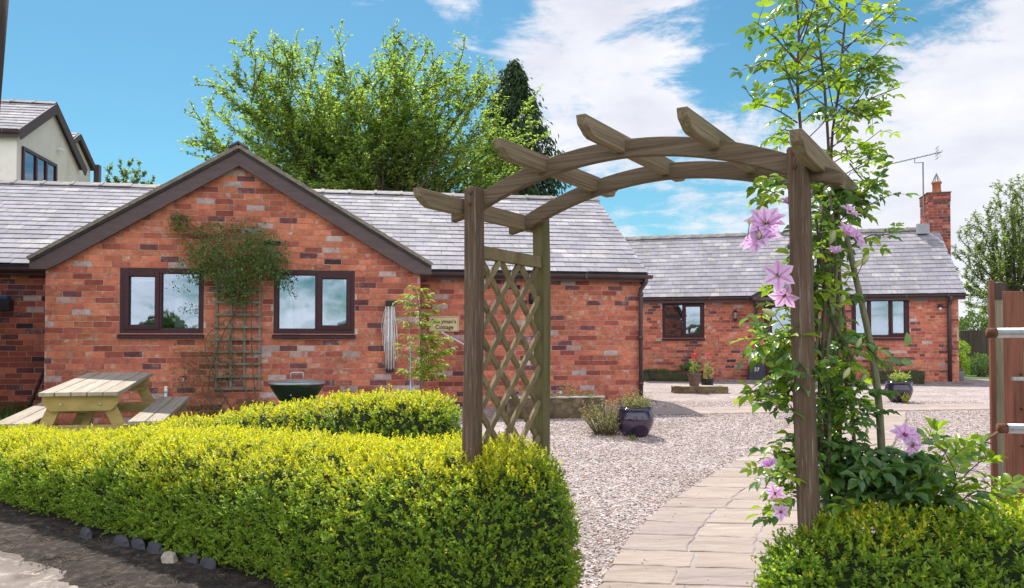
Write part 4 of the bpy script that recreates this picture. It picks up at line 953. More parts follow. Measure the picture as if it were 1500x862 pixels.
# ================================================================ HEDGES
def hedge(name, pts, seed, density, lw, gold, labels, tipdown=0.15):
    """pts: (x, y, half width, top z).  Domed clipped hedge: inner body + sprigs of small leaves"""
    rg = np.random.default_rng(seed); P = [Vector(p[:2]+(0,)) for p in pts]
    # resample
    S = [0]
    for a, b in zip(P, P[1:]): S.append(S[-1]+(b-a).length)
    tot = S[-1]; X = np.interp; sx = [p[0] for p in pts]; sy = [p[1] for p in pts]; sh = [p[2] for p in pts]; st = [p[3] for p in pts]
    def surf(s, th, shrink=0.0):
        """s in [-cap, tot+cap], th 0..pi from front base over the top to the back base"""
        ss = min(max(s, 0), tot); x = X(ss, S, sx); y = X(ss, S, sy); h = X(ss, S, sh); zt = X(ss, S, st)
        e = .15; x2 = X(min(ss+e, tot), S, sx)-X(max(ss-e, 0), S, sx); y2 = X(min(ss+e, tot), S, sy)-X(max(ss-e, 0), S, sy); l = math.hypot(x2, y2); dx, dy = x2/l, y2/l
        over = (s-tot)/h if s > tot else (s/h if s < 0 else 0); over = max(-1, min(1, over)); k = math.sqrt(max(0, 1-over*over)); shift = over*h*.98
        ex = 2.6; c, sn = math.cos(th), math.sin(th)
        u_ = math.copysign(abs(c)**(2/ex), c); w_ = abs(sn)**(2/ex)
        kk = 1-(1-k)**1.0
        u_ *= kk
        zk = .55+.45*k**.7 if over else 1
        bulge = 1-.16*(1-w_)**2      # slightly drawn in at the foot
        gz = ground_z(x, y); H = (zt-gz)*zk
        px = x+dx*shift*(1-shrink*.6)+(dy)*(-1)*(-1)*u_*h*bulge*(1-shrink); py = y+dy*shift*(1-shrink*.6)+(-dx)*u_*h*bulge*(1-shrink)
        return Vector((px, py, gz+.02+w_*(H-.02)*(1-shrink*.35)))
    root = empty(name, (P[0].x, P[0].y, ground_z(P[0].x, P[0].y))); tag(root, *labels)
    # inner body
    nS = int(tot/.07)+20; nT = 18; vs = []; fs = []
    for i in range(nS+1):
        q = i/nS; s = -sh[0]*math.cos(q/.15*math.pi/2) if q < .15 else (tot+sh[-1]*math.sin((q-.85)/.15*math.pi/2) if q > .85 else tot*(q-.15)/.70)
        for j in range(nT+1):
            p = surf(s, math.pi*j/nT, .21); nz = mnoise.noise(p*7)*.03; vs.append((p.x+nz, p.y+nz, p.z+nz-.02))
    for i in range(nS):
        for j in range(nT): fs.append((i*(nT+1)+j, (i+1)*(nT+1)+j, (i+1)*(nT+1)+j+1, i*(nT+1)+j+1))
    mb = MB(); mb.add(vs, fs, 'core'); body = mb.build('branches', root, smooth=True); body.matrix_parent_inverse = Matrix.Translation(root.location).inverted()
    # sprigs
    h0, h1 = sh[0], sh[-1]; sv = [-h0*math.sin(q*math.pi/2/10) for q in range(10, 0, -1)]+[tot*q/60 for q in range(61)]+[tot+h1*math.sin(q*math.pi/2/10) for q in range(1, 11)]
    tv = [math.pi*(.5-.5*math.cos(math.pi*q/30)) for q in range(31)]; cells = []; ar = []
    gridp = [[surf(a_, t_) for t_ in tv] for a_ in sv]
    for i in range(len(sv)-1):
        for j in range(30):
            p00, p10, p11, p01 = gridp[i][j], gridp[i+1][j], gridp[i+1][j+1], gridp[i][j+1]
            cells.append((i, j)); ar.append(((p11-p00).cross(p01-p10)).length/2)
    ar = np.array(ar); n = int(ar.sum()*density); ck = rg.choice(len(ar), n, p=ar/ar.sum()); bases = []; nrm = []
    for c_ in ck:
        i, j = cells[c_]; a_, b_ = rg.uniform(), rg.uniform(); p00, p10, p11, p01 = gridp[i][j], gridp[i+1][j], gridp[i+1][j+1], gridp[i][j+1]
        p = (p00*(1-a_)+p10*a_)*(1-b_)+(p01*(1-a_)+p11*a_)*b_; nn_ = (p11-p00).cross(p01-p10)
        if nn_.length < 1e-10: continue
        sc_ = sv[i]; cs = min(max(sc_, 0), tot); ctr = Vector((X(cs, S, sx), X(cs, S, sy), p.z-.12))
        if nn_.dot(p-ctr) < 0: nn_ = -nn_
        nn_.normalize()
        lump = mnoise.noise(p*3.0)*.055+mnoise.noise(p*8)*.035
        bases.append(p+nn_*(lump-.015)); nrm.append(nn_)
    n = len(bases)
    B = np.array([tuple(b) for b in bases]); Nn = np.array([tuple(b) for b in nrm])
    outn = Nn
    G_ = {'hedge_tip': [], 'hedge_mid': [], 'hedge_old': []}
    L0 = rg.uniform(.03, .075, n)+(rg.uniform(0, 1, n) < .05)*rg.uniform(.02, .07, n); D = outn*.8+np.array([0, 0, .55])+rg.normal(size=(n, 3))*.38; D /= np.linalg.norm(D, axis=1, keepdims=True)
    nz = np.array([mnoise.noise(Vector(b)*2.3)*.5+mnoise.noise(Vector(b)*7)*.35 for b in B])
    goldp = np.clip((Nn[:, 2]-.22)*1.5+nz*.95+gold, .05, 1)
    per = 9
    inw = rg.uniform(0, 1, n)**1.6*.09
    for k in range(per):
        t = (k+.5)/per; pos = B-Nn*inw[:, None]+D*(L0*(t-.35))[:, None]
        side = rdir(n); side -= D*(side*D).sum(1, keepdims=True); side /= np.maximum(np.linalg.norm(side, axis=1, keepdims=True), 1e-6)
        ld = side*(.95-.35*t)+D*(.35+.6*t); up = D+side*.1+np.array([0, 0, .4])
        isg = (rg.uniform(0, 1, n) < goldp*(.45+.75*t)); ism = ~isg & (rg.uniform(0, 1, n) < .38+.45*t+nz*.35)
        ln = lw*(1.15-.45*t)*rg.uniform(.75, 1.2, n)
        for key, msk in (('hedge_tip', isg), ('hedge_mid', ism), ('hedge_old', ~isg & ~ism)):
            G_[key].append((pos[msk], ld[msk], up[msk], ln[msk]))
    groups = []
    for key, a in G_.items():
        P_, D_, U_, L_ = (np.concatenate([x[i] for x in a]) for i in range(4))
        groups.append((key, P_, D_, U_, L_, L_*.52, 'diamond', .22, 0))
    f = leaf_mesh('foliage', groups, root); f.matrix_parent_inverse = Matrix.Translation(root.location).inverted()
    return root
bpy.context.view_layer.update()
hedge('clipped_hedge', [(-6.6, 8.4, .55, .10), (-5.4, 7.7, .58, .13), (-4.4, 7.08, .60, .16), (-3.55, 6.54, .60, .20), (-2.75, 6.05, .60, .265), (-2.08, 5.63, .60, .33), (-1.36, 5.16, .60, .335), (-.65, 4.60, .56, .365), (-.10, 4.14, .47, .43)], 1, 1750, .0235, .10,
      ('long golden green clipped hedge in front, running from the left edge to the arch', 'hedge'))
hedge('clipped_hedge', [(-3.0, 6.95, .36, .26), (-2.25, 6.75, .38, .37), (-1.65, 6.55, .40, .47), (-1.2, 6.4, .42, .545), (-.80, 6.3, .43, .57)], 2, 1000, .026, .10,
      ('shorter golden green clipped hedge behind the long one, below the house sign', 'hedge'))
hedge('clipped_hedge', [(1.38, 3.10, .44, .262), (2.0, 3.2, .50, .26), (2.9, 3.15, .5, .20), (3.6, 3.0, .5, .15)], 3, 1550, .026, -.66,
      ('dark green clipped hedge at the foot of the right arch post, bottom right corner', 'hedge'))

# ================================================================ GARDEN ARCH
L0 = Vector((-.19, 4.04, 0)); u_ = Vector((.847, -.531, 0)); w_ = Vector((.531, .847, 0)); SPN = 1.581; DPT = .68
AR = empty('garden_arch', (L0.x, L0.y, ground_z(L0.x, L0.y)), math.atan2(u_.y, u_.x), 'weathered brown timber garden arch with curved beams spanning the paved path', 'garden arch')
gz0 = ground_z(L0.x, L0.y)
def az(z): return z-gz0
# local: x = along the opening, y = depth, z from the ground at the left post
PWI = .075
def post(x, y, top, m, lean=0):
    g = MB(); vs = []; n = 9; h0 = -.3
    for i in range(n):
        z = h0+(top-h0)*i/(n-1); w = PWI/2*(1+.02*math.sin(i*2.1+x)); dx = .004*math.sin(i*1.3+x*3)+lean*(top-z)
        c = .004
        for a, b in ((-w+c, -w), (w-c, -w), (w, -w+c), (w, w-c), (w-c, w), (-w+c, w), (-w, w-c), (-w, -w+c)): vs.append((x+a+dx, y+b, z))
    fs = []
    for i in range(n-1):
        for k in range(8): fs.append((i*8+k, i*8+(k+1) % 8, (i+1)*8+(k+1) % 8, (i+1)*8+k))
    top_c = len(vs); b_ = (n-1)*8
    for k in range(8): v = vs[b_+k]; vs.append((x+(v[0]-x)*.86, y+(v[1]-y)*.86, top+.012))
    for k in range(8): fs.append((b_+k, b_+(k+1) % 8, top_c+(k+1) % 8, top_c+k))
    fs.append(tuple(range(top_c, top_c+8))); g.add(vs, fs, m); return g.build('post', AR)
post(0, 0, az(1.705), 'post_wood', lean=-.008); post(SPN, 0, az(1.70), 'post_wood', lean=.022)
post(0, DPT, az(1.66), 'green_post'); post(SPN, DPT, az(1.66), 'post_wood')
# beams: arc of radius 1.85, crown z 1.86
RB, SC_, CR = 1.85, SPN/2-.012, 1.862
def beam(y, m='beam_wood'):
    N_ = 28; g = MB(); vs = []; s0, s1 = -.175, SPN+.16; th = .082; hw = .022
    for i in range(N_+1):
        s = s0+(s1-s0)*i/N_; dx = s-SC_; zt = az(CR-dx*dx/(2*RB)*1.03); tt = th
        e = min(i, N_-i)
        if e == 0: tt = th*.55
        elif e == 1: tt = th*.78
        nx = dx/RB
        for yy in (y-hw, y+hw):
            vs.append((s, yy, zt)); vs.append((s-nx*-tt*.0, yy, zt-tt*(1+.15*abs(nx))))
    fs = []
    for i in range(N_):
        a = i*4; b = a+4
        fs += [(a, a+2, b+2, b), (a+1, b+1, b+3, a+3), (a, b, b+1, a+1), (a+2, a+3, b+3, b+2)]
    fs += [(0, 1, 3, 2), (N_*4, N_*4+2, N_*4+3, N_*4+1)]; g.add(vs, fs, m); return g.build('curved_beam', AR, bevel=.005)
beam(PWI/2+.023-.004+.0); beam(DPT-PWI/2-.023)
def rafter(s, zt, t0=-.365, t1=.87):
    hgt = .082; hw = .023; z0 = az(zt); g = MB()
    prof = [(t0, z0), (t1, z0), (t1, z0-.035), (t1-.03, z0-.05), (t1-.045, z0-.075), (t1-.07, z0-hgt), (t0+.10, z0-hgt), (t0+.065, z0-.072), (t0+.045, z0-.058), (t0+.012, z0-.04)]
    vs = [(s-hw, y, z) for y, z in prof]+[(s+hw, y, z) for y, z in prof]; k = len(prof)
    g.add(vs, [tuple(range(k))[::-1], tuple(range(k, 2*k))]+[(i, (i+1) % k, (i+1) % k+k, i+k) for i in range(k)], 'rafter_wood')
    g.build('rafter', AR, bevel=.004)
for s, zt in ((-.085, 1.665), (.375, 1.838), (.79, 1.882), (1.23, 1.842), (1.655, 1.695)): rafter(s, zt)
def lattice(x, ztop, zbot):
    g = MB(); g.box(x-.022, x+.022, PWI/2+.001, DPT-PWI/2-.001, az(ztop)-.065, az(ztop), 'slat_wood'); g.build('top_rail', AR, bevel=.004)
    ya, yb = PWI/2+.004, DPT-PWI/2-.004; zt, zb = az(ztop)-.067, az(zbot); Wd = yb-ya
    for sgn in (1, -1):
        k = 0; z = zb-Wd
        while z < zt:
            # line z = z + sgn-dependent 45 degree rise across the depth
            if sgn > 0: a = (ya, z); b = (yb, z+Wd*1.0)
            else: a = (yb, z); b = (ya, z+Wd*1.0)
            pts = []
            t0 = max(0, (zb-a[1])/(b[1]-a[1])); t1 = min(1, (zt-a[1])/(b[1]-a[1]))
            if t1-t0 > .05:
                pa = (x+(.009 if sgn > 0 else -.009), a[0]+(b[0]-a[0])*t0, a[1]+(b[1]-a[1])*t0); pb_ = (x+(.009 if sgn > 0 else -.009), a[0]+(b[0]-a[0])*t1, a[1]+(b[1]-a[1])*t1)
                s_ = MB(); s_.bar(pa, pb_, .017, .032, 'slat_wood', up=(0, 0, 1)); s_.build('lattice_slat', AR)
            z += .198
lattice(0, 1.425, .0)

for x in (0, SPN):
    for z in (1.60, 1.655):
        zz = az(z+.03); m_ = MB(); m_.lathe([(0, 0), (.011, 0), (.009, .006), (0, .008)], 'rust', 10, T=Matrix.Translation((x+random.uniform(-.01, .01), -PWI/2-.001, zz)) @ Matrix.Rotation(R(90), 4, 'X')); m_.build('bolt', AR)
# ================================================================ TREES
def vec(a): return np.array(a, float)
def shoots_tree(name, base, tips, fork_z, trunk_r, labels, leafsets, seed, leaf=.075, side=.55, step=.35, leaf_step=.035, up=.5, lean=(0, 0), bark='bark', sub=True, forks=3):
    """trunk, limbs that run to given tips, side shoots set with leaves"""
    rn = random.Random(seed); rg = np.random.default_rng(seed)
    root = empty(name, base); tag(root, *labels)
    wood = MB(); base = Vector(base); LP, LD = [], []
    fz = [base+Vector((rn.uniform(-.3, .3)+lean[0]*i/forks, rn.uniform(-.3, .3), fork_z*(.75+.5*i/max(1, forks-1)))) for i in range(forks)]
    wood.tube([base+Vector((0, 0, -.3)), base+Vector((.03, 0, fork_z*.4)), fz[0], fz[-1]], [trunk_r*1.25, trunk_r, trunk_r*.85, trunk_r*.55], bark, 9)
    def leaves_on(a, b, dens=1.0):
        n = max(2, int((b-a).length/leaf_step*dens))
        for i in range(n):
            t = (i+rn.random())/n; p = a.lerp(b, t); LP.append(p+Vector((rn.gauss(0, .012), rn.gauss(0, .012), rn.gauss(0, .012))))
            d = (b-a).normalized(); o = Vector((rn.gauss(0, 1), rn.gauss(0, 1), rn.gauss(0, 1))).normalized(); LD.append(Vector((d.x*.6+o.x, d.y*.6+o.y, (d.z*.4+o.z)*.45-.18)))
    def shoot(a, d, ln, r, lev):
        n = 4; pts = [a]; p = a; dd = d.normalized()
        for i in range(n):
            dd = (dd+Vector((0, 0, up*.22))+Vector((rn.gauss(0, .09), rn.gauss(0, .09), rn.gauss(0, .09)))).normalized(); p = p+dd*(ln/n); pts.append(p)
        wood.tube(pts, [r*(1-.75*i/n) for i in range(n+1)], bark, 4, caps=False)
        for i in range(n): leaves_on(pts[i], pts[i+1], .7 if lev == 1 and i == 0 else 1)
        if lev == 1 and sub:
            for i in range(1, n+1):
                for q in range(rn.choice([1, 2])):
                    o = Vector((rn.gauss(0, 1), rn.gauss(0, 1), rn.gauss(0, .7))).normalized(); shoot(pts[i-1].lerp(pts[i], rn.random()), (dd+o*.95), ln*rn.uniform(.28, .5), r*.45, 2)
    for tip in tips:
        tip = Vector(tip); f = min(fz, key=lambda q: (q-tip).length+rn.random()*.5); mid = f.lerp(tip, .45)+Vector((0, 0, -.10*(tip-f).length*(abs(tip.x-f.x)/max(.1, (tip-f).length))))+Vector((rn.gauss(0, .15), rn.gauss(0, .15), 0))
        pts = []; N_ = 9
        for i in range(N_+1):
            t = i/N_; p = f*(1-t)**2+mid*2*t*(1-t)+tip*t*t+Vector((rn.gauss(0, .03), rn.gauss(0, .03), rn.gauss(0, .03)))*(1 if 0 < i < N_ else 0); pts.append(p)
        Lt = sum((b-a).length for a, b in zip(pts, pts[1:])); r0 = trunk_r*.32*min(1, Lt/4)
        wood.tube(pts, [max(.007, r0*(1-i/N_)**1.1) for i in range(N_+1)], bark, 6, caps=False)
        acc = 0
        for i in range(N_):
            a, b = pts[i], pts[i+1]; t = i/N_
            if t > .5: leaves_on(a, b, 1.0)
            if t > .12:
                k = max(1, int((b-a).length/step+rn.random()))
                for q in range(k):
                    p = a.lerp(b, rn.random()); d = (b-a).normalized(); o = Vector((rn.gauss(0, 1), rn.gauss(0, 1), rn.gauss(0, .6))).normalized()
                    shoot(p, d*1.0+o*.85+Vector((0, 0, up)), side*rn.uniform(.55, 1.25)*(1.25-.8*t)*min(1.3, Lt/4+.3), r0*.22+.004, 1)
    P = np.array(LP); D = np.array(LD); D /= np.linalg.norm(D, axis=1, keepdims=True); n = len(P); U = rdir(n)*.45+np.array([0, 0, 1]); ln = leaf*rg.uniform(.6, 1.15, n)
    key = rg.choice(len(leafsets), n, p=[w for _, w in leafsets]); groups = []
    for i, (m, _) in enumerate(leafsets):
        k = key == i; groups.append((m, P[k], D[k], U[k], ln[k], ln[k]*.56, 'diamond', .22, 0))
    inv = Matrix.Translation(root.location).inverted()
    t = wood.build('trunk', root, smooth=True); t.matrix_parent_inverse = inv
    c = leaf_mesh('crown', groups, root); c.matrix_parent_inverse = inv
    return root, n

def tipsat(lst, d, dj, seed):
    rn = random.Random(seed); return [pt(u, v, d+rn.uniform(-dj, dj)) for u, v in lst]
cherry_tips = [(388, 22), (365, 40), (340, 78), (330, 88), (312, 140), (300, 178), (318, 200), (325, 232), (350, 120), (420, 62), (432, 48), (455, 66), (475, 92), (500, 60), (522, 78), (545, 100), (560, 70), (585, 62), (592, 32),
               (606, 75), (625, 82), (640, 65), (655, 72), (672, 60), (690, 95), (712, 92), (738, 130), (758, 150), (766, 195), (752, 228), (735, 250), (335, 262), (350, 240), (380, 150), (400, 100), (420, 130),
               (450, 120), (480, 140), (520, 120), (560, 130), (600, 120), (640, 120), (680, 130), (700, 170), (700, 230), (400, 200), (440, 170), (480, 200), (520, 180), (560, 190), (600, 180), (650, 190),
               (680, 200), (420, 240), (460, 240), (500, 230), (540, 240), (590, 240), (640, 240), (690, 262), (380, 215), (540, 160), (620, 150), (360, 180), (370, 100), (480, 262), (560, 265), (620, 268), (400, 270)]
shoots_tree('cherry_tree', tuple(pt(560, 300, 20.5))[:2]+(0,), tipsat([(u, v+16+max(0, 26-v*.13)) for u, v in cherry_tips], 20.0, 1.9, 3), 3.0, .20,
            ('large loose green cherry tree with long upright shoots behind the gabled cottage roof', 'tree'), [('cherry_leaf', .70), ('cherry_tip', .15), ('far_leaf', .15)], 11, leaf=.108, side=1.35, step=.40, leaf_step=.023, up=.12, forks=3)
# small far tree on the left
shoots_tree('young_tree', tuple(pt(190, 300, 33))[:2]+(0,), tipsat([(155, 262), (162, 248), (176, 240), (190, 236), (205, 240), (215, 250), (226, 262), (222, 272), (185, 255), (200, 260), (168, 270), (210, 268)], 33, .8, 4), 5.2, .12,
            ('small pale tree top showing above the left roof beside the white house', 'tree'), [('ash_leaf', .8), ('cherry_tip', .2)], 12, leaf=.11, side=.55, step=.4, leaf_step=.09)
# pale tree on the right
rt = [(1402, 345), (1400, 372), (1415, 330), (1432, 320), (1440, 300), (1462, 285), (1480, 275), (1500, 262), (1400, 395), (1408, 420), (1415, 445), (1430, 360), (1450, 340), (1470, 320), (1490, 310), (1520, 270), (1545, 290), (1570, 320), (1590, 370),
      (1440, 400), (1460, 380), (1480, 360), (1500, 350), (1450, 430), (1480, 420), (1510, 400), (1540, 360), (1560, 420), (1425, 460), (1460, 460), (1500, 450), (1540, 450), (1590, 440), (1530, 320), (1420, 382), (1470, 440)]
rtree, _ = shoots_tree('ash_tree', tuple(pt(1490, 500, 40))[:2]+(0,), tipsat(rt, 40, 2.2, 5), 2.4, .24,
            ('tall pale green tree with spreading branches at the right edge beyond the fence', 'tree'), [('ash_leaf', .8), ('cherry_leaf', .2)], 13, leaf=.17, side=1.25, step=.50, leaf_step=.06, up=.3, forks=3)
# hedgerow trees beyond the fence and the hills of trees behind the viewer (they show in the window glass)
def blob_tree(name, base, blobs, n, leaf, labels, m, seed, trunk=True):
    rg = np.random.default_rng(seed); root = empty(name, base); tag(root, *labels); inv = Matrix.Translation(root.location).inverted(); base = vec(base)
    P = []; D = []
    w = np.array([b[3]**2 for b in blobs]); w = w/w.sum()
    for b, ww in zip(blobs, w):
        k = int(n*ww); d = rg.normal(size=(k, 3)); d /= np.linalg.norm(d, axis=1, keepdims=True)
        r = b[3]*(.55+.5*rg.uniform(0, 1, k)**.6)*(1+.22*np.array([mnoise.noise(Vector(q*2.2)+Vector(b[:3])) for q in d])); P.append(base+vec(b[:3])+d*r[:, None]*np.array([1, 1, .85])); D.append(d)
    P = np.concatenate(P); D = np.concatenate(D)+rdir(len(P))*.8; k = P[:, 2] > .05; P = P[k]; D = D[k]; ln = leaf*rg.uniform(.6, 1.2, len(P))
    c = leaf_mesh('crown', [(m, P, D, rdir(len(P))*.6+np.array([0, 0, .6]), ln, ln*.6, 'diamond', .2, 0)], root); c.matrix_parent_inverse = inv
    if trunk:
        mb = MB()
        for b in blobs: mb.tube([base+vec((0, 0, -.2)), base+vec((b[0]*.2, b[1]*.2, b[2]*.5)), base+vec(b[:3])], [.12, .08, .02], 'bark', 6, caps=False)
        t = mb.build('trunk', root, smooth=True); t.matrix_parent_inverse = inv
    return root
def P2(u, d, z=0): p = pt(u, 500, d); return (p.x, p.y, z)
blob_tree('round_tree', P2(1425, 34), [(0, 0, 1.2, 1.0), (-.7, 0, .9, .7), (.9, 0, 1.0, .8), (.2, .3, 1.7, .6)], 6000, .12, ('dark green rounded tree behind the wooden fence at the right', 'tree'), 'far_leaf', 21)
blob_tree('round_tree', P2(1470, 36), [(0, 0, 1.0, 1.0), (1.2, 0, 1.2, 1.1)], 4000, .13, ('bushy green hedge tree partly behind the gate post, right of the rounded tree', 'tree'), 'ash_leaf', 22)
for i, (x, y, s) in enumerate(((-20, -30, 1), (-9, -34, 1.1), (2, -30, .9), (12, -35, 1.2), (23, -31, 1), (-32, -33, 1.15))):
    s *= 1.0; blob_tree('roadside_tree', (x, y, -.7), [(0, 0, 1.6*s, 1.4*s), (-1.6, 0, 1.2*s, 1.1*s), (1.7, .3, 1.3*s, 1.2*s), (.3, 0, 2.4*s, .9*s)], 4500, .35, ('tree across the road, mirrored as a dark shape in the cottage windows', 'tree', 'trees mirrored in the windows'), 'far_leaf', 30+i)
# conifer
def conifer():
    rg = np.random.default_rng(8); rn = random.Random(8); b = pt(760, 500, 27); base = Vector((b.x, b.y, 0)); root = empty('conifer_tree', base); tag(root, 'dark drooping conifer rising behind the right side of the cherry tree', 'conifer')
    inv = Matrix.Translation(root.location).inverted(); H = 10.4; mb = MB(); mb.tube([base, base+Vector((0, 0, H*.6)), base+Vector((-.15, 0, H-.1))], [.25, .14, .02], 'bark', 8)
    P, D = [], []
    z = 1.0
    while z < H:
        t = z/H; Rr = (2.75*(1-t)**.52+.05)*(1 if t < .93 else .8)
        for k in range(int(8+15*(1-t))):
            a = rn.uniform(0, 2*math.pi); r = Rr*rn.uniform(.65, 1.12); d = Vector((math.cos(a), math.sin(a), 0)); tip = base+Vector((-.15*t, 0, z))+d*r+Vector((0, 0, .25-.25*r)); st = base+Vector((-.15*t, 0, z-.1))
            mb.tube([st, tip], [.02, .004], 'bark', 3, caps=False)
            n = 46
            for i in range(n):
                s = rn.uniform(.25, 1.03)**.7; p = st.lerp(tip, s)+Vector((rn.gauss(0, .09), rn.gauss(0, .09), rn.gauss(0, .06))); drop = rn.uniform(0, .38)*s; P.append(p-Vector((0, 0, drop))); D.append((d*.35+Vector((rn.gauss(0, .35), rn.gauss(0, .35), -1.0+.5*(rn.random())))))
        z += .20
    P = np.array([tuple(p) for p in P]); D = np.array([tuple(p) for p in D]); n = len(P); ln = rg.uniform(.12, .26, n)
    t = mb.build('trunk', root); t.matrix_parent_inverse = inv
    c = leaf_mesh('crown', [('conifer', P, D, rdir(n), ln, ln*.32, 'diamond', .3, .1)], root); c.matrix_parent_inverse = inv
conifer()

# ================================================================ COMPOUND-LEAF PLANTS
class Plant:
    def __init__(s, name, loc, labels, seed):
        s.root = empty(name, loc); tag(s.root, *labels); s.w = MB(); s.g = {}; s.rn = random.Random(seed); s.inv = Matrix.Translation(s.root.location).inverted()
    def leaf(s, m, p, d, up, ln, wd, shape='ovate', fold=.18, droop=.08):
        s.g.setdefault((m, shape, fold, droop), []).append((tuple(p), tuple(d), tuple(up), ln, wd))
    def compound(s, p, d, ln, m, leaflets=7, size=.045, sp=1.0, mat_r='shoot'):
        rn = s.rn; d = Vector(d).normalized(); up = Vector((rn.gauss(0, .35), rn.gauss(0, .35), 1)); sd = d.cross(up).normalized(); up = sd.cross(d)
        p = Vector(p); pts = [p]; dd = d.copy()
        for i in range(3): dd = (dd+Vector((0, 0, -.14))).normalized(); pts.append(pts[-1]+dd*ln/3)
        s.w.tube(pts, [.0016, .0014, .0012, .0008], mat_r, 3, caps=False)
        pairs = (leaflets-1)//2
        for i in range(pairs):
            t = .3+.62*i/max(1, pairs-1) if pairs > 1 else .55; k = min(2, int(t*3)); q = pts[k].lerp(pts[k+1], t*3-k)
            for sg in (-1, 1):
                l = size*rn.uniform(.8, 1.15); s.leaf(m, q, sd*sg*.9+dd*.55+up*rn.uniform(-.15, .2), up+sd*rn.gauss(0, .2), l, l*.52*sp)
        l = size*rn.uniform(1, 1.3); s.leaf(m, pts[-1], dd+up*rn.uniform(-.1, .1), up, l, l*.52*sp)
    def stem(s, pts, r0, r1, m='shoot', n=6):
        k = len(pts); sm = []
        for i in range(k-1):
            p0 = Vector(pts[max(0, i-1)]); p1 = Vector(pts[i]); p2 = Vector(pts[i+1]); p3 = Vector(pts[min(k-1, i+2)])
            for j in range(4):
                t = j/4; sm.append(.5*((2*p1)+(-p0+p2)*t+(2*p0-5*p1+4*p2-p3)*t*t+(-p0+3*p1-3*p2+p3)*t**3))
        sm.append(Vector(pts[-1])); q = len(sm); s.w.tube(sm, [r0+(r1-r0)*i/(q-1) for i in range(q)], m, n); return sm
    def finish(s, stemname='stem', leafname='foliage'):
        o = []
        if s.w.v: a = s.w.build(stemname, s.root, smooth=True); a.matrix_parent_inverse = s.inv; o.append(a)
        if s.g:
            gr = []
            for (m, shape, fold, droop), a in s.g.items():
                gr.append((m, np.array([x[0] for x in a]), np.array([x[1] for x in a]), np.array([x[2] for x in a]), np.array([x[3] for x in a]), np.array([x[4] for x in a]), shape, fold, droop))
            b = leaf_mesh(leafname, gr, s.root); b.matrix_parent_inverse = s.inv; o.append(b)
        return o
rn = random.Random(99)
gA = gpt(1225, 770)
CL = Plant('flowering_climber', (1.30, 3.5, ground_z(1.3, 3.5)), ('tall leafy climber with lilac pink flowers growing up the right side of the timber arch', 'climbing plant'), 5)
def P3(l): return [pt(*a) for a in l]
# tall woody shoots above the arch
stems = [P3([(1215, 700, 3.5), (1200, 520, 3.5), (1185, 330, 3.5), (1172, 180, 3.45), (1168, 110, 3.42), (1170, 40, 3.42), (1160, -60, 3.42)]),
         P3([(1235, 700, 3.6), (1222, 500, 3.62), (1218, 330, 3.65), (1213, 205, 3.65), (1206, 110, 3.62), (1197, 30, 3.6), (1199, -60, 3.6)]),
         P3([(1255, 700, 3.7), (1240, 500, 3.7), (1222, 330, 3.72), (1218, 215, 3.72), (1229, 130, 3.7), (1236, 50, 3.7), (1246, -50, 3.7)])]
for sidx, st in enumerate(stems):
    sm = CL.stem(st, .009, .004, 'shoot')
    for i, p in enumerate(sm[:-1]):
        if p.z < 1.55: continue
        q = sm[i+1]
        nshoot = rn.choice([1, 1, 2]) if p.z < 2.2 else rn.choice([0, 1, 1])
        for k in range(nshoot):
            a = rn.uniform(0, 2*math.pi); d = Vector((math.cos(a)*1.1, math.sin(a)*.7, rn.uniform(.2, .75))).normalized(); ln = rn.uniform(.08, .27); tip = p.lerp(q, rn.random())+d*ln
            CL.w.tube([p, p.lerp(tip, .5)+Vector((0, 0, -.01)), tip], [.0035, .0028, .0018], 'shoot', 4, caps=False)
            for j in range(rn.choice([2, 3])):
                b = rn.uniform(0, 6.28); dd = Vector((math.cos(b), math.sin(b), rn.uniform(-.5, .3))); pp = p.lerp(tip, rn.uniform(.35, 1))
                CL.compound(pp, dd*.8+d*.7, rn.uniform(.07, .12), rn.choice(['climb_light', 'climb_light', 'climb_leaf', 'climb_light']), rn.choice([5, 7]), rn.uniform(.040, .056))
def side_shoot(pts, n=7, light=.7, size=.048, r=.004, mt='shoot', lf=(5, 7)):
    sm = CL.stem(pts, r, .0015, mt, 5)
    for i in range(n):
        p = sm[int((.25+.75*(i+rn.random())/n)*(len(sm)-1))]; b = rn.uniform(0, 6.28); dirc = (Vector(pts[-1])-Vector(pts[0])).normalized()
        CL.compound(p, Vector((math.cos(b)*.8, math.sin(b)*.5, math.sin(b*1.7)*.6))+dirc*.5, rn.uniform(.05, .10), 'climb_light' if rn.random() < light else 'climb_leaf', rn.choice(lf), rn.uniform(.85, 1.15)*size)
for l in ([(1170, 95, 3.42), (1135, 55, 3.35), (1105, 32, 3.3)], [(1170, 130, 3.42), (1135, 90, 3.3), (1100, 100, 3.2)], [(1168, 180, 3.45), (1135, 160, 3.4), (1102, 152, 3.35)], [(1172, 205, 3.45), (1150, 190, 3.4), (1130, 205, 3.35)],
          [(1232, 170, 3.7), (1275, 145, 3.7), (1318, 128, 3.7)], [(1232, 80, 3.7), (1270, 40, 3.65), (1303, 10, 3.6)], [(1225, 60, 3.6), (1265, 90, 3.6), (1300, 62, 3.6)], [(1206, 120, 3.6), (1160, 80, 3.5), (1130, 20, 3.5)],
          [(1205, 60, 3.6), (1220, 20, 3.6), (1260, -8, 3.6)], [(1222, 150, 3.6), (1260, 170, 3.6), (1290, 165, 3.6)], [(1236, 110, 3.7), (1262, 100, 3.6), (1285, 110, 3.6)], [(1170, 60, 3.42), (1190, 20, 3.4), (1220, 10, 3.4)]): side_shoot(P3(l), 8, .8)
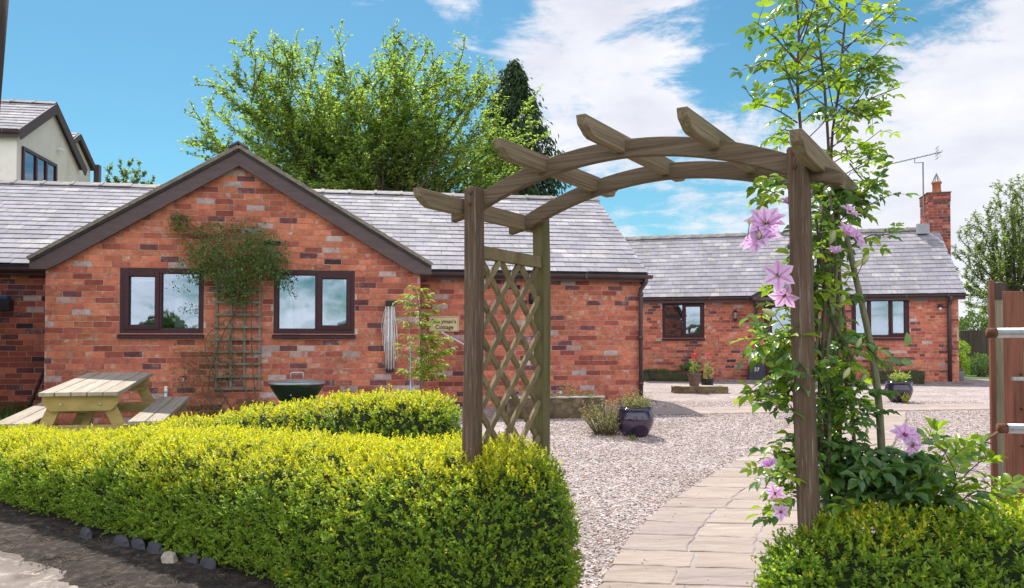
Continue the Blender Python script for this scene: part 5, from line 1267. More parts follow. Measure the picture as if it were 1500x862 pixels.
# shoots leaving to the right of the arch
for l in ([(1225, 330, 3.6), (1270, 280, 3.55), (1300, 245, 3.5)], [(1235, 330, 3.6), (1275, 300, 3.6), (1305, 285, 3.6)], [(1238, 215, 3.7), (1250, 240, 3.6), (1270, 215, 3.6)], [(1240, 365, 3.6), (1275, 345, 3.5), (1305, 345, 3.5)], [(1245, 240, 3.7), (1262, 262, 3.6), (1280, 275, 3.6)]): side_shoot(P3(l), 6, .45, lf=(5,), size=.045)
# thick grey green stem leaning right, and tangled old stems
CL.stem(P3([(1295, 760, 3.45), (1288, 600, 3.45), (1274, 500, 3.45), (1252, 400, 3.45), (1240, 345, 3.47)]), .017, .011, 'stem', 10)
for l in ([(1215, 760, 3.4), (1200, 600, 3.35), (1208, 450, 3.4), (1195, 320, 3.45)], [(1235, 760, 3.5), (1225, 600, 3.5), (1196, 480, 3.45), (1205, 300, 3.5)], [(1205, 780, 3.35), (1215, 640, 3.35), (1212, 520, 3.4), (1225, 400, 3.45), (1215, 280, 3.5)],
          [(1225, 760, 3.45), (1205, 690, 3.4), (1190, 560, 3.4), (1212, 430, 3.42)], [(1240, 770, 3.55), (1228, 640, 3.5), (1240, 540, 3.5), (1200, 400, 3.45)], [(1252, 530, 3.45), (1225, 480, 3.4), (1212, 425, 3.4), (1200, 395, 3.4)]):
    CL.stem(P3(l), .010, .006, rn.choice(['stem', 'bark', 'shoot']), 7)
# leaf masses (u, v, depth, ru, rv, rdepth, count, light share, leaflet size)
masses = [(1222, 292, 3.62, 38, 30, .16, 46, .15, .042), (1207, 350, 3.50, 30, 50, .16, 60, .40, .040), (1205, 430, 3.46, 26, 45, .16, 46, .35, .042), (1150, 275, 3.45, 32, 26, .12, 22, .55, .042), (1138, 455, 3.42, 26, 60, .12, 34, .75, .043),
          (1152, 515, 3.30, 20, 42, .12, 26, .45, .048), (1148, 585, 3.30, 22, 36, .12, 18, .6, .046), (1225, 520, 3.44, 46, 45, .18, 70, .25, .045), (1230, 600, 3.44, 48, 50, .18, 90, .22, .046),
          (1245, 680, 3.42, 60, 45, .20, 110, .08, .050), (1310, 690, 3.38, 70, 36, .18, 110, .05, .052), (1195, 640, 3.35, 22, 70, .10, 40, .35, .044), (1150, 680, 3.30, 30, 42, .10, 34, .6, .044), (1148, 735, 3.25, 24, 25, .1, 16, .55, .042),
          (1370, 725, 3.28, 50, 26, .16, 52, .15, .050), (1260, 740, 3.3, 70, 20, .14, 60, .1, .05), (1182, 545, 3.14, 14, 18, .02, 5, .0, .055), (1165, 410, 3.4, 14, 60, .1, 16, .7, .04)]
for (u, v, d, ru, rv, rd, cnt, light, size) in masses:
    for _ in range(int(cnt*.78)):
        while True:
            a, b, c = rn.uniform(-1, 1), rn.uniform(-1, 1), rn.uniform(-1, 1)
            if a*a+b*b+c*c < 1: break
        p = pt(u+a*ru, v+b*rv, d+c*rd); t = rn.uniform(0, 6.28)
        CL.compound(p, Vector((math.cos(t)+a*.5, math.sin(t)*.8-.2, rn.uniform(-.4, .5))), rn.uniform(.05, .09), 'climb_light' if rn.random() < light else 'climb_leaf', rn.choice([5, 5, 7, 3]), size*rn.uniform(.95, 1.4), 1.15)
for l in ([(1345, 740, 3.3), (1370, 690, 3.25), (1392, 650, 3.2)], [(1370, 750, 3.25), (1410, 700, 3.15), (1450, 665, 3.1)], [(1330, 720, 3.3), (1380, 680, 3.3), (1440, 650, 3.3)], [(1380, 760, 3.2), (1430, 720, 3.15), (1480, 735, 3.1)], [(1300, 700, 3.4), (1340, 655, 3.4), (1375, 640, 3.4)],
          [(1385, 750, 3.2), (1400, 700, 3.15), (1380, 655, 3.1)], [(1190, 560, 3.25), (1150, 550, 3.2), (1105, 565, 3.15)], [(1180, 600, 3.3), (1140, 570, 3.25), (1108, 590, 3.2)], [(1190, 480, 3.3), (1140, 490, 3.3), (1100, 500, 3.25)], [(1188, 500, 3.3), (1150, 495, 3.2), (1108, 510, 3.15)], [(1180, 700, 3.25), (1140, 690, 3.2), (1118, 720, 3.15)]):
    side_shoot(P3(l), 8, .6, size=.05, lf=(5, 7, 3))
for (u, v, d_) in ((1328, 500, (.1, 0, 1)), (1318, 522, (1, 0, -.1)), (1322, 524, (-1, 0, .3))): CL.leaf('climb_leaf', pt(u, v+8, 3.3), d_, (0, -1, .3), .06, .035)
CL.finish()
def flower(c, nrm, rad, npet=8, pinks=('pink_petal',), open_=.25, bar=True, parent=CL, name='flower'):
    nrm = Vector(nrm).normalized(); a = nrm.orthogonal().normalized(); b = nrm.cross(a); P, D, U, Ln = [], [], [], []; ph = rn.uniform(0, 1)
    for i in range(npet):
        t = 2*math.pi*(i+ph)/npet+rn.gauss(0, .06); d = a*math.cos(t)+b*math.sin(t)+nrm*(open_+rn.uniform(-.1, .12)); P.append(tuple(Vector(c)+(a*math.cos(t)+b*math.sin(t))*rad*.06)); D.append(tuple(d)); U.append(tuple(nrm-(a*math.cos(t)+b*math.sin(t))*open_)); Ln.append(rad*rn.uniform(.88, 1.08))
    P, D, U, Ln = map(np.array, (P, D, U, Ln)); gr = [('pink_petal', P, D, U, Ln, Ln*.70, 'ovate', .12, .09)]
    if bar: gr.append(('petal_bar', P+U*.0025, D, U, Ln*.86, Ln*.13, 'ovate', .1, .07))
    m = MB()
    for i in range(22):
        t = rn.uniform(0, 6.28); r = rn.uniform(.05, .2)*rad; q = Vector(c)+(a*math.cos(t)+b*math.sin(t))*r+nrm*rad*rn.uniform(.14, .26); m.tube([Vector(c), q], [.0012, .0016], 'stamen', 3)
    f = leaf_mesh(name, gr, parent.root, m); f.matrix_parent_inverse = parent.inv; return f
def bud(u, v, d, ln, dirc):
    c = pt(u, v, d); dirc = Vector(dirc).normalized(); m = MB(); pts = [c+dirc*ln*t for t in (-.5, -.3, -.05, .2, .4, .5)]; m.tube(pts, [ln*x for x in (.06, .17, .23, .18, .08, .01)], 'bud', 9); m.tube([pts[0], pts[0]-dirc*.05+Vector((0, .02, -.03))], [.0018, .0018], 'shoot', 4, caps=False)
    o = m.build('bud', CL.root, smooth=True); o.matrix_parent_inverse = CL.inv
for (u, v, d, n_, r_, k, op) in [(1122, 330, 3.12, (-.15, -.75, .62), .082, 9, .45), (1113, 352, 3.08, (-.5, -.5, .75), .085, 9, .15), (1140, 405, 3.10, (-.1, -.9, .3), .070, 6, .2), (1150, 432, 3.12, (-.35, -.55, -.5), .062, 6, .3), (1155, 300, 3.25, (.1, -.5, .8), .045, 6, .5),
                                 (1240, 345, 3.30, (.3, -.55, .65), .062, 7, .7), (1252, 350, 3.26, (.6, -.6, .2), .055, 7, .5), (1224, 372, 3.28, (-.1, -.5, .9), .045, 6, .9), (1244, 312, 3.35, (.3, -.6, .6), .048, 6, .5),
                                 (1325, 640, 3.15, (-.05, -.65, .75), .078, 8, .55), (1126, 684, 3.05, (-.3, -.35, .95), .052, 12, .8), (1136, 722, 3.06, (-.4, -.8, -.3), .055, 6, .2), (1144, 750, 3.05, (-.3, -.9, .2), .045, 6, .4), (1182, 285, 3.42, (0, -.9, .3), .035, 6, .5), (1335, 652, 3.12, (.3, -.9, -.2), .06, 7, .3)]:
    flower(pt(u, v, d), n_, r_*(.98 if v < 450 else .78), k, open_=op)
for b_ in [(1126, 458, 3.1, .062, (-.8, -.2, .35)), (1257, 386, 3.3, .05, (.6, 0, .7)), (1268, 380, 3.3, .055, (.5, 0, .8)), (1258, 502, 3.28, .05, (.4, 0, .8)), (1240, 547, 3.1, .05, (-.5, 0, -.8)), (1266, 552, 3.3, .052, (.6, 0, .8)), (1219, 348, 3.3, .065, (-.3, 0, -.9)), (1234, 440, 3.3, .06, (.2, 0, .9)), (1112, 345, 3.02, .03, (0, 0, -1)), (1098, 325, 3.1, .028, (.1, 0, 1)), (1270, 632, 3.3, .03, (.2, 0, 1))]: bud(*b_)
# ================================================================ YARD OBJECTS
def wa(x, y, z, fr=FA): return fr.world(x, y, z)
# wall shrub between the windows
def wallp(u, v, y): x, z = FA.hit(u, v, y); return FA.world(x, y, z)
SH_ = Plant('wall_shrub', tuple(wallp(345, 600, -.15))[:2]+(ground_z(-3.4, 10),), ('dark green shrub trained on the wall between the two cottage windows', 'shrub'), 6)
for l in ([(372, 605, -.12), (355, 560, -.1), (335, 510, -.06), (350, 440, -.08), (345, 380, -.1)], [(315, 605, -.12), (305, 560, -.1), (322, 500, -.06), (345, 455, -.06), (360, 400, -.1)], [(330, 605, -.15), (300, 580, -.1), (290, 545, -.08), (268, 530, -.06)],
          [(340, 600, -.1), (318, 560, -.08), (300, 500, -.08), (330, 470, -.06)], [(345, 400, -.1), (310, 360, -.08), (270, 320, -.05), (258, 335, -.04)], [(378, 600, -.08), (372, 560, -.06), (368, 480, -.07), (372, 420, -.1)], [(350, 400, -.1), (320, 380, -.1), (290, 400, -.12)]):
    SH_.stem([wallp(*a) for a in l], .010, .004, 'twig', 5)
for _ in range(120):
    u = rn.uniform(252, 350); v = rn.uniform(505, 600); p = wallp(u, v, -rn.uniform(.03, .12)); d = Vector((rn.gauss(0, 1), rn.gauss(0, .3), rn.gauss(0, .8))).normalized(); SH_.w.tube([p, p+d*rn.uniform(.05, .2)], [.003, .001], 'twig', 3, caps=False)
def mass(PL_, u, v, y, ru, rv, ry, n, size, m, f=wallp, shell=.0, wd=.5):
    for _ in range(n):
        while True:
            a, b, c = rn.uniform(-1, 1), rn.uniform(-1, 1), rn.uniform(-1, 1)
            r = a*a+b*b+c*c
            if shell < r < 1+rn.random()*.25: break
        p = f(u+a*ru, v+b*rv, y+c*ry); l = size*rn.uniform(.6, 1.2)
        PL_.leaf(m if isinstance(m, str) else rn.choice(m), p, (a+rn.gauss(0, .7), rn.gauss(0, .7)+(.6*c), -b*.6+rn.gauss(0, .6)), (rn.gauss(0, .5), -.5+rn.gauss(0, .4), .8), l, l*wd, 'diamond', .2, 0)
wl = ['wall_leaf']*5+['climb_leaf']
for q in [(345, 382, -.26, 66, 34, .24, 2000), (385, 375, -.23, 40, 36, .20, 1350), (298, 388, -.2, 38, 28, .16, 850), (345, 425, -.2, 30, 24, .16, 900), (345, 345, -.14, 46, 18, .10, 420), (290, 352, -.08, 30, 20, .05, 240), (262, 327, -.08, 14, 15, .06, 260), (300, 338, -.05, 26, 16, .03, 130), (410, 400, -.25, 16, 20, .14, 260), (360, 330, -.07, 30, 14, .04, 90)]:
    mass(SH_, q[0], q[1], q[2], q[3], q[4], q[5], q[6], .042, wl)
mass(SH_, 300, 545, -.08, 50, 52, .06, 900, .028, ['wall_leaf', 'wall_leaf', 'wall_leaf']); mass(SH_, 335, 500, -.09, 30, 40, .06, 260, .03, 'wall_leaf'); mass(SH_, 375, 595, -.1, 30, 12, .08, 260, .035, wl); mass(SH_, 300, 605, -.15, 50, 12, .12, 300, .035, wl)
for (u, v) in ((272, 451), (268, 455), (278, 448), (247, 400), (252, 420), (425, 428), (422, 420)): mass(SH_, u, v, -.25, 7, 5, .03, 14, .035, wl)
SH_.finish()
# trellis
tr = empty('wall_trellis', wallp(350, 570, -.03), FA.a, 'square wooden trellis panel fixed to the brick wall below the shrub', 'trellis'); tl = tr.location.copy()
def tloc(u, v): x, z = FA.hit(u, v, -.03); x0, z0 = FA.hit(350, 570, -.03); return x-x0, z-z0
zb = tloc(350, 570)[1]; zt = tloc(350, 400)[1]
for u in (317, 338, 358, 380):
    m = MB(); x = tloc(u, 500)[0]; m.box(x-.015, x+.015, 0, .018, zb-.01, zt, 'grey_wood'); m.build('upright', tr)
xl, xr_ = tloc(315, 500)[0], tloc(382, 500)[0]
for i in range(9):
    z = zb+i*.158; m = MB(); m.box(xl-.01, xr_+.01, -.019, -.001, z-.013, z+.017, 'grey_wood'); m.build('crossbar', tr)
# clothes airer folded on the wall
def hang(u, v, y): return wallp(u, v, y)
ai = empty('folded_airer', hang(571, 543, -.08), FA.a, 'folded white rotary clothes airer with loose cords hanging on the wall beside the right window', 'clothes airer'); a0 = FA.hit(571, 543, -.08)
zt_ = FA.hit(571, 447, -.08)[1]-a0[1]
m = MB(); m.box(-.062, .062, -.05, .05, zt_-.02, zt_+.055, 'plastic_black'); m.build('top_cap', ai, bevel=.01)
m = MB(); m.box(-.055, .055, -.04, .04, -.02, .03, 'plastic_black'); m.build('foot_cap', ai, bevel=.01)
for x, y in ((-.048, 0), (-.017, -.03), (.017, -.03), (.048, 0)):
    m = MB(); m.tube([(x, y, .01), (x*1.03, y, zt_)], .0115, 'airer_white', 8); m.build('arm', ai, smooth=True)
m = MB()
for k in range(13):
    x = rn.uniform(-.06, .06); sgn = 1 if x > 0 else -1; L_ = rn.uniform(.3, .8); o = rn.uniform(.0, .055)*sgn; y = rn.uniform(-.06, -.02); pts = [(x, y, zt_-.02), (x+o*.5, y, zt_-.3*L_), (x+o, y-.01, zt_-.6*L_), (x+o*1.1, y, zt_-.95*L_), (x+o*.6, y+.01, zt_-1.0*L_), (x+o*.3, y+.01, zt_-.7*L_), (x*.8, y+.02, zt_-.1)]
    m.tube(pts, .0032, 'airer_white', 4, caps=False)
m.build('cord', ai, smooth=True)
m = MB(); m.tube([(-.06, -.02, .07), (-.15, -.05, .09), (-.19, -.05, .12)], .005, 'twig', 5); m.build('loose_tie', ai)
# sign
sx, sz = FA.hit(650, 475, S1-.02); sg = empty('house_sign', FA.world(sx, S1-.022, sz), FA.a, 'cream name board with dark lettering on the brick wall left of the arch post', 'sign')
sw = .44; sh = .225; m = MB(); m.box(-sw/2, sw/2, -.016, .0, -sh/2, sh/2, 'sign_cream'); m.build('board', sg, bevel=.004)
m = MB()
for (a, b, c, d) in ((-sw/2+.01, sw/2-.01, sh/2-.014, sh/2-.010), (-sw/2+.01, sw/2-.01, -sh/2+.010, -sh/2+.014), (-sw/2+.01, -sw/2+.014, -sh/2+.014, sh/2-.014), (sw/2-.014, sw/2-.01, -sh/2+.014, sh/2-.014)): m.box(a, b, -.018, -.0165, c, d, 'slat_wood')
m.build('border_line', sg)
def text(s_, parent, loc, size, m_, rot=(R(90), 0, 0), ext=.002, name='lettering'):
    cu = bpy.data.curves.new('t', 'FONT'); cu.body = s_; cu.size = size; cu.extrude = ext; cu.align_x = 'CENTER'; cu.offset = .0012
    o = bpy.data.objects.new('t', cu); COL.objects.link(o); dg = bpy.context.evaluated_depsgraph_get(); me = bpy.data.meshes.new_from_object(o.evaluated_get(dg)); bpy.data.objects.remove(o)
    me.materials.clear(); me.materials.append(M[m_]); me.name = name; q = bpy.data.objects.new(name, me); COL.objects.link(q); q.parent = parent; q.location = loc; q.rotation_euler = rot; return q
text("Dairyman's", sg, (0, -.019, .012), .082, 'sign_text'); text("Cottage", sg, (0.01, -.019, -.072), .082, 'sign_text')
# white pole fixed slantwise
pa, pb_ = wallp(646, 487, S1-.18), wallp(706, 519, S1-.10); m = MB(); m.tube([pa, pa.lerp(pb_, .12), pb_], [.02, .012, .012], 'white_paint', 8); m.tube([pb_, pb_+FA.n*.09], .012, 'white_paint', 6)
tag(m.build('flag_pole', smooth=True), 'thin white pole slanting from the wall below the name board', 'pole')
# wall lamp seen through the lattice
x, z = FA.hit(779, 438, S1-.07); wl_ = empty('wall_lamp', FA.world(x, S1-.012, z), FA.a, 'small black wall lamp on the brickwork behind the lattice', 'lamp')
m = MB(); m.box(-.035, .035, -.02, 0, -.05, .05, 'plastic_black'); m.build('backplate', wl_, bevel=.004); m = MB(); m.lathe([(0, .09), (.04, .085), (.05, .0), (.042, -.08), (0, -.085)], 'plastic_black', 14, (0, -.07, 0)); m.build('shade', wl_, smooth=True)
# tap and standpipe
p = wallp(270, 555, -.06); tp = empty('outdoor_tap', p, FA.a, 'small dark outdoor tap on the brick wall right of the picnic table', 'tap'); m = MB(); m.tube([(0, .05, 0), (0, -.04, 0), (0, -.06, -.04)], .014, 'steel_grey', 8); m.build('spout', tp); m = MB(); m.lathe([(0, .02), (.03, .02), (.03, .035), (0, .035)], 'plastic_black', 10); m.tube([(0, 0, 0), (0, 0, .03)], .01, 'steel_grey', 6); m.build('handle', tp)
x, z = FA.hit(243, 566, -.05); m = MB(); m.tube([(0, 0, -.45), (0, 0, 0)], .02, 'white_paint', 8); m.tube([(0, 0, -.08), (0, 0, -.04)], .026, 'white_paint', 8); o = m.build('standpipe', smooth=True); o.location = FA.world(x, -.05, z); tag(o, 'short pale upright pipe against the wall below the left window', 'pipe')
# picnic table
tb = empty('picnic_table', (-4.11, 7.62, ground_z(-4.1, 7.62)), R(14), 'pale wooden picnic table with two attached benches beside the gabled cottage wall', 'picnic table'); tb.rotation_euler = (R(4.3), 0, R(14)); TL = 1.72
def rbox(name, m_, *boxes, bv=.006):
    m = MB()
    for b in boxes: m.box(*b, m_, j=.001)
    return m.build(name, tb, bevel=bv)
for i in range(5):
    x = -.345+i*.139; rbox('top_board', 'table_top', (x, x+.132, rn.uniform(-.006, .004), TL+rn.uniform(-.004, .006), .685, .725))
for s_ in (-1, 1):
    for k in range(2):
        a = .42+k*.165; b = a+.155; rbox('bench_board', 'table_top', ((a, b, .0, TL, .40, .437) if s_ > 0 else (-b, -a, .0, TL, .40, .437)))
for y in (.10, TL-.145):
    m = MB(); m.prism([(-.33, .684), (-.335, .62), (-.29, .56), (-.26, .535), (.26, .535), (.29, .56), (.335, .62), (.33, .684)][::-1], y-.045, y-.002, 'new_wood'); m.build('top_brace', tb, bevel=.005)
    m = MB(); m.prism([(-.73, .398), (-.73, .34), (-.70, .29), (.70, .29), (.73, .34), (.73, .398)][::-1], y-.045, y-.002, 'new_wood'); m.build('bench_beam', tb, bevel=.005)
    for s_ in (-1, 1):
        m = MB(); m.bar((s_*.20, y+.022, .68), (s_*.46, y+.022, 0.0), .044, .115, 'new_wood', up=(0, 1, 0)) if False else m.prism([(s_*.13, .683), (s_*.25, .683), (s_*.56, .0), (s_*.43, .0)][::(1 if s_ < 0 else -1)], y, y+.043, 'new_wood'); m.build('leg', tb, bevel=.005)
    for s_ in (-1, 1):
        m = MB(); m.lathe([(0, 0), (.014, 0), (.012, .008), (0, .01)], 'galv', 10, T=Matrix.Translation((s_*.17, y-.046, .60)) @ Matrix.Rotation(R(90), 4, 'X')); m.build('bolt', tb)
    yy = TL/2; m = MB(); m.bar((0, y+.06 if y < 1 else y-.06, .34), (0, yy-.08 if y < 1 else yy+.08, .66), .07, .04, 'new_wood'); m.build('diagonal_brace', tb)
# kettle style fire bowl
bq = gpt(435, 640); bc = pt(435, 575, 9.15); gz = ground_z(bc.x, bc.y); bb = empty('barbecue', (bc.x, bc.y, gz), 0, 'dark green bowl barbecue with flat pale lid and wire handle in front of the wall', 'barbecue')
zt_ = .92-57/1170*9.15-gz; m = MB(); m.lathe([(0, zt_-.27), (.13, zt_-.27), (.16, zt_-.24), (.235, zt_-.13), (.30, zt_-.03), (.305, zt_)], 'enamel', 36); m.build('bowl', bb, smooth=True)
m = MB(); m.lathe([(.315, zt_-.005), (.322, zt_+.004), (.315, zt_+.018), (.25, zt_+.035), (.1, zt_+.05), (0, zt_+.052)], 'lid_steel', 36); m.build('lid', bb, smooth=True)
m = MB(); m.tube([(-.07, 0, zt_+.045), (-.072, 0, zt_+.115), (-.06, 0, zt_+.125), (.06, 0, zt_+.125), (.072, 0, zt_+.115), (.07, 0, zt_+.045)], .009, 'lid_steel', 8); m.build('handle', bb, smooth=True)
for k in range(3):
    t = k*2.09+.5; m = MB(); m.tube([(.12*math.cos(t), .12*math.sin(t), zt_-.25), (.24*math.cos(t), .24*math.sin(t), 0)], .012, 'steel_grey', 8); m.build('leg', bb, smooth=True)
m = MB(); m.lathe([(0, 0), (.012, 0), (.01, .01), (0, .012)], 'steel_grey', 8, T=Matrix.Translation((0, -.245, zt_-.12)) @ Matrix.Rotation(R(90), 4, 'X')); m.build('bolt', bb)
# sapling
sb = pt(617, 600, 8.3); SP = Plant('sapling', (sb.x, sb.y, ground_z(sb.x, sb.y)), ('slender pale green sapling with layered narrow leaves between the airer and the name board', 'young tree'), 7)
zg = ground_z(sb.x, sb.y); main = [Vector((sb.x, sb.y, zg)), pt(618, 560, 8.3), pt(616, 500, 8.3), pt(614, 450, 8.3), pt(608, 425, 8.3)]; sm = SP.stem(main, .013, .004, 'stem')
for (u, v, l, n_) in [(608, 425, 18, 4), (612, 437, 30, 8), (612, 450, 34, 9), (613, 463, 32, 9), (614, 478, 36, 10), (616, 495, 40, 12), (617, 512, 36, 12), (618, 530, 38, 12), (618, 548, 34, 12), (635, 500, 26, 14), (635, 520, 30, 18), (630, 540, 30, 18), (625, 555, 30, 16)]:
    for k in range(n_):
        a = rn.uniform(0, 6.28); c = pt(u, v, 8.3); L_ = l/1170*8.3*rn.uniform(.5, 1.0); tip = c+Vector((math.cos(a)*L_, math.sin(a)*L_*.8, L_*rn.uniform(.05, .45))); SP.w.tube([c, tip], [.003, .0012], 'stem', 3, caps=False)
        for q in range(6):
            p = c.lerp(tip, rn.uniform(.3, 1.02)); b = a+rn.choice([-1, 1])*rn.uniform(.2, 1.1); SP.leaf('sap_leaf', p, (math.cos(b), math.sin(b), rn.uniform(-.5, .25)), (rn.gauss(0, .2), rn.gauss(0, .2), 1), rn.uniform(.06, .10), rn.uniform(.018, .026), 'ovate', .15, .1)
SP.finish('stem', 'foliage')
m = MB(); a = pt(601, 592, 8.35); m.tube([Vector((a.x, a.y, zg)), pt(602, 502, 8.35)], .011, 'galv', 8); tag(m.build('support_stake', smooth=True), 'thin pale stake standing left of the sapling stem', 'stake')
# stone trough
def trough(name, c, ln, dp, h, rz, m_, lab, rim='stone_top'):
    r_ = empty(name, c, rz, lab, 'trough'); b = MB(); n = 14; w = .06
    def shell(hw, hd, z, jj): 
        out_ = []
        for i in range(n): out_.append((-hw+2*hw*i/n, -hd, z))
        for i in range(4): out_.append((hw, -hd+2*hd*i/4, z))
        for i in range(n): out_.append((hw-2*hw*i/n, hd, z))
        for i in range(4): out_.append((-hw, hd-2*hd*i/4, z))
        return [(x+random.uniform(-jj, jj), y+random.uniform(-jj, jj), z_+random.uniform(-jj, jj)) for x, y, z_ in out_]
    rings = [shell(ln/2-.03, dp/2-.02, 0, .012), shell(ln/2-.01, dp/2, h*.3, .012), shell(ln/2, dp/2, h*.7, .012), shell(ln/2, dp/2, h-.02, .009)]
    k = len(rings[0]); vs = [v for rr in rings for v in rr]; fs = [(i*k+j, i*k+(j+1) % k, (i+1)*k+(j+1) % k, (i+1)*k+j) for i in range(3) for j in range(k)]; b.add(vs, fs, m_); b.build('basin', r_)
    b = MB(); o1 = shell(ln/2+.004, dp/2+.004, h-.018, .006); o2 = shell(ln/2, dp/2, h, .006); i2 = shell(ln/2-w, dp/2-w, h, .004); i1 = shell(ln/2-w-.01, dp/2-w-.01, h-.08, .003); vs = o1+o2+i2+i1
    b.add(vs, [(i*k+j, i*k+(j+1) % k, (i+1)*k+(j+1) % k, (i+1)*k+j) for i in range(3) for j in range(k)], rim); b.build('rim', r_)
    b = MB(); b.box(-ln/2+w, ln/2-w, -dp/2+w, dp/2-w, h-.09, h-.05, 'soil', j=.01); b.build('soil', r_); return r_
tc_ = gpt(812, 614); trough('stone_trough', (tc_.x, tc_.y+.2, ground_z(tc_.x, tc_.y)), 1.30, .42, .29, R(7), 'stone', 'long rough stone trough of bedding plants near the cottage corner')
BP = Plant('bedding_plants', (tc_.x, tc_.y+.2, .2), ('low bedding plants with violet flowers growing in the stone trough', 'plants'), 9)
T_ = Matrix.Translation((tc_.x, tc_.y+.2, ground_z(tc_.x, tc_.y))) @ Matrix.Rotation(R(7), 4, 'Z')
for i in range(700):
    x = rn.uniform(-.58, .58); h = .06+.09*max(0, math.sin(x*9))+rn.uniform(0, .04); p = T_ @ Vector((x, rn.uniform(-.14, .14), .24)); q = p+Vector((rn.gauss(0, .02), rn.gauss(0, .02), h*rn.random()*1.1)); BP.leaf(rn.choice(['sap_leaf', 'hedge_mid', 'grey_leaf', 'hedge_old']), q, (rn.gauss(0, 1), rn.gauss(0, 1), rn.gauss(.4, .5)), (0, 0, 1), rn.uniform(.02, .04), .015, 'diamond')
for (x, h) in ((-.33, .12), (-.1, .11), (-.37, .13), (-.50, .10), (.0, .10), (.08, .1)):
    p = T_ @ Vector((x, -.1, .24+h))
    for k in range(6): t = k*1.05; BP.leaf('violet_petal' if x != .08 else 'pink_petal', p, (math.cos(t), -.3, math.sin(t)), (0, -1, .2), .026, .022, 'diamond')
BP.finish()
# glazed pots
def glazed(c, s, lab):
    r_ = empty('glazed_pot', c, 0, lab, 'plant pot', 'dark blue glazed pots'); b = MB()
    b.lathe([(0, 0), (.115*s, 0), (.13*s, .015*s), (.165*s, .07*s), (.195*s, .14*s), (.203*s, .19*s), (.195*s, .245*s), (.180*s, .275*s), (.176*s, .283*s)], 'glaze', 40); b.build('body', r_, smooth=True)
    b = MB(); b.lathe([(.174*s, .282*s), (.192*s, .290*s), (.196*s, .315*s), (.190*s, .322*s), (.172*s, .318*s), (.166*s, .28*s)], 'glaze', 40); b.build('rim', r_, smooth=True)
    b = MB(); b.lathe([(.168*s, .285*s), (0, .29*s)], 'soil', 20); b.build('soil', r_); return r_
g1 = gpt(934, 643); g2 = gpt(1325, 591); c1 = Vector((g1.x, g1.y+.18, ground_z(g1.x, g1.y))); c2 = Vector((g2.x, g2.y+.18, 0))
glazed(c1, 1.06, 'round dark blue glazed pot nearer the cottage corner with greyish herbs'); glazed(c2, 1.02, 'round dark blue glazed pot farther right on the gravel with a small white plant')
def tuft(name, c, lab, cat, n, h, spread, mats, seed, ln=.04, wd=.3, fl=None, curve=.4, stemm='stem', z0=0, leafy=7):
    pl = Plant(name, c, (lab, cat), seed); c = Vector(c)
    for i in range(n):
        a = rn.uniform(0, 6.28); s_ = spread*math.sqrt(rn.random()); hh = h*rn.uniform(.55, 1.05)*(1-.35*(s_/spread)**2); b = c+Vector((math.cos(a)*s_*.35, math.sin(a)*s_*.35, z0)); t = c+Vector((math.cos(a)*s_, math.sin(a)*s_, z0+hh)); md = b.lerp(t, .5)+Vector((0, 0, hh*.12*curve))
        pl.w.tube([b, md, t], [.0025, .002, .001], stemm, 3, caps=False)
        for k in range(leafy):
            u = rn.uniform(.2, 1); p = b.lerp(md, u*2) if u < .5 else md.lerp(t, u*2-1); pl.leaf(rn.choice(mats), p, (rn.gauss(0, 1), rn.gauss(0, 1), rn.gauss(.5, .5)), (rn.gauss(0, .5), rn.gauss(0, .5), 1), ln*rn.uniform(.6, 1.2), ln*wd, 'diamond', .2, 0)
        if fl and rn.random() < fl[1]:
            for k in range(6): q = k*1.05; pl.leaf(fl[0], t+Vector((0, 0, .004)), (math.cos(q), math.sin(q), .3), (0, 0, 1), fl[2], fl[2]*.7, 'diamond')
    pl.finish(); return pl
tuft('potted_herbs', c1+Vector((0, 0, .29)), 'wiry grey green herbs with orange blooms in the nearer blue pot', 'plant', 120, .26, .24, ['grey_leaf', 'grey_leaf', 'sap_leaf'], 41, .035, .22, ('orange_petal', .10, .014), stemm='twig')
mg = tuft('marigold', c1+Vector((.1, -.05, .29)), 'single yellow bloom standing above the herbs in the nearer blue pot', 'flower', 1, .31, .02, ['grey_leaf'], 42, .03, .3, ('yellow_petal', 1.1, .026))
sc = gpt(888, 640); sc = Vector((sc.x, sc.y+.15, ground_z(sc.x, sc.y)))
tuft('flowering_shrub', sc, 'sprawling grey green shrub dotted with small red flowers left of the blue pot', 'shrub', 230, .46, .32, ['grey_leaf', 'grey_leaf', 'grey_leaf', 'sap_leaf'], 43, .035, .25, ('red_petal', .16, .017), stemm='twig', leafy=7)
tuft('flowering_shrub', Vector((sc.x+.25, sc.y+.25, sc.z)), 'paler wiry shrub standing between the red flowered shrub and the cottage corner', 'shrub', 110, .5, .2, ['grey_leaf', 'sap_leaf'], 44, .03, .25, ('orange_petal', .08, .014), stemm='twig', leafy=7)
tuft('potted_plant', c2+Vector((0, 0, .29)), 'small green and white plant in the farther blue pot', 'plant', 34, .22, .19, ['sap_leaf', 'hedge_mid', 'grey_leaf'], 45, .075, .3, leafy=8)
tuft('weed', c2+Vector((-.02, -.27, -.28+.28)), 'yellow green weed at the foot of the farther blue pot', 'plant', 16, .17, .09, ['hedge_tip', 'sap_leaf'], 46, .05, .3)
tuft('weed', c1+Vector((-.06, -.24, 0)), 'small green weed at the foot of the nearer blue pot', 'plant', 10, .05, .06, ['hedge_mid', 'sap_leaf'], 47, .03, .4)
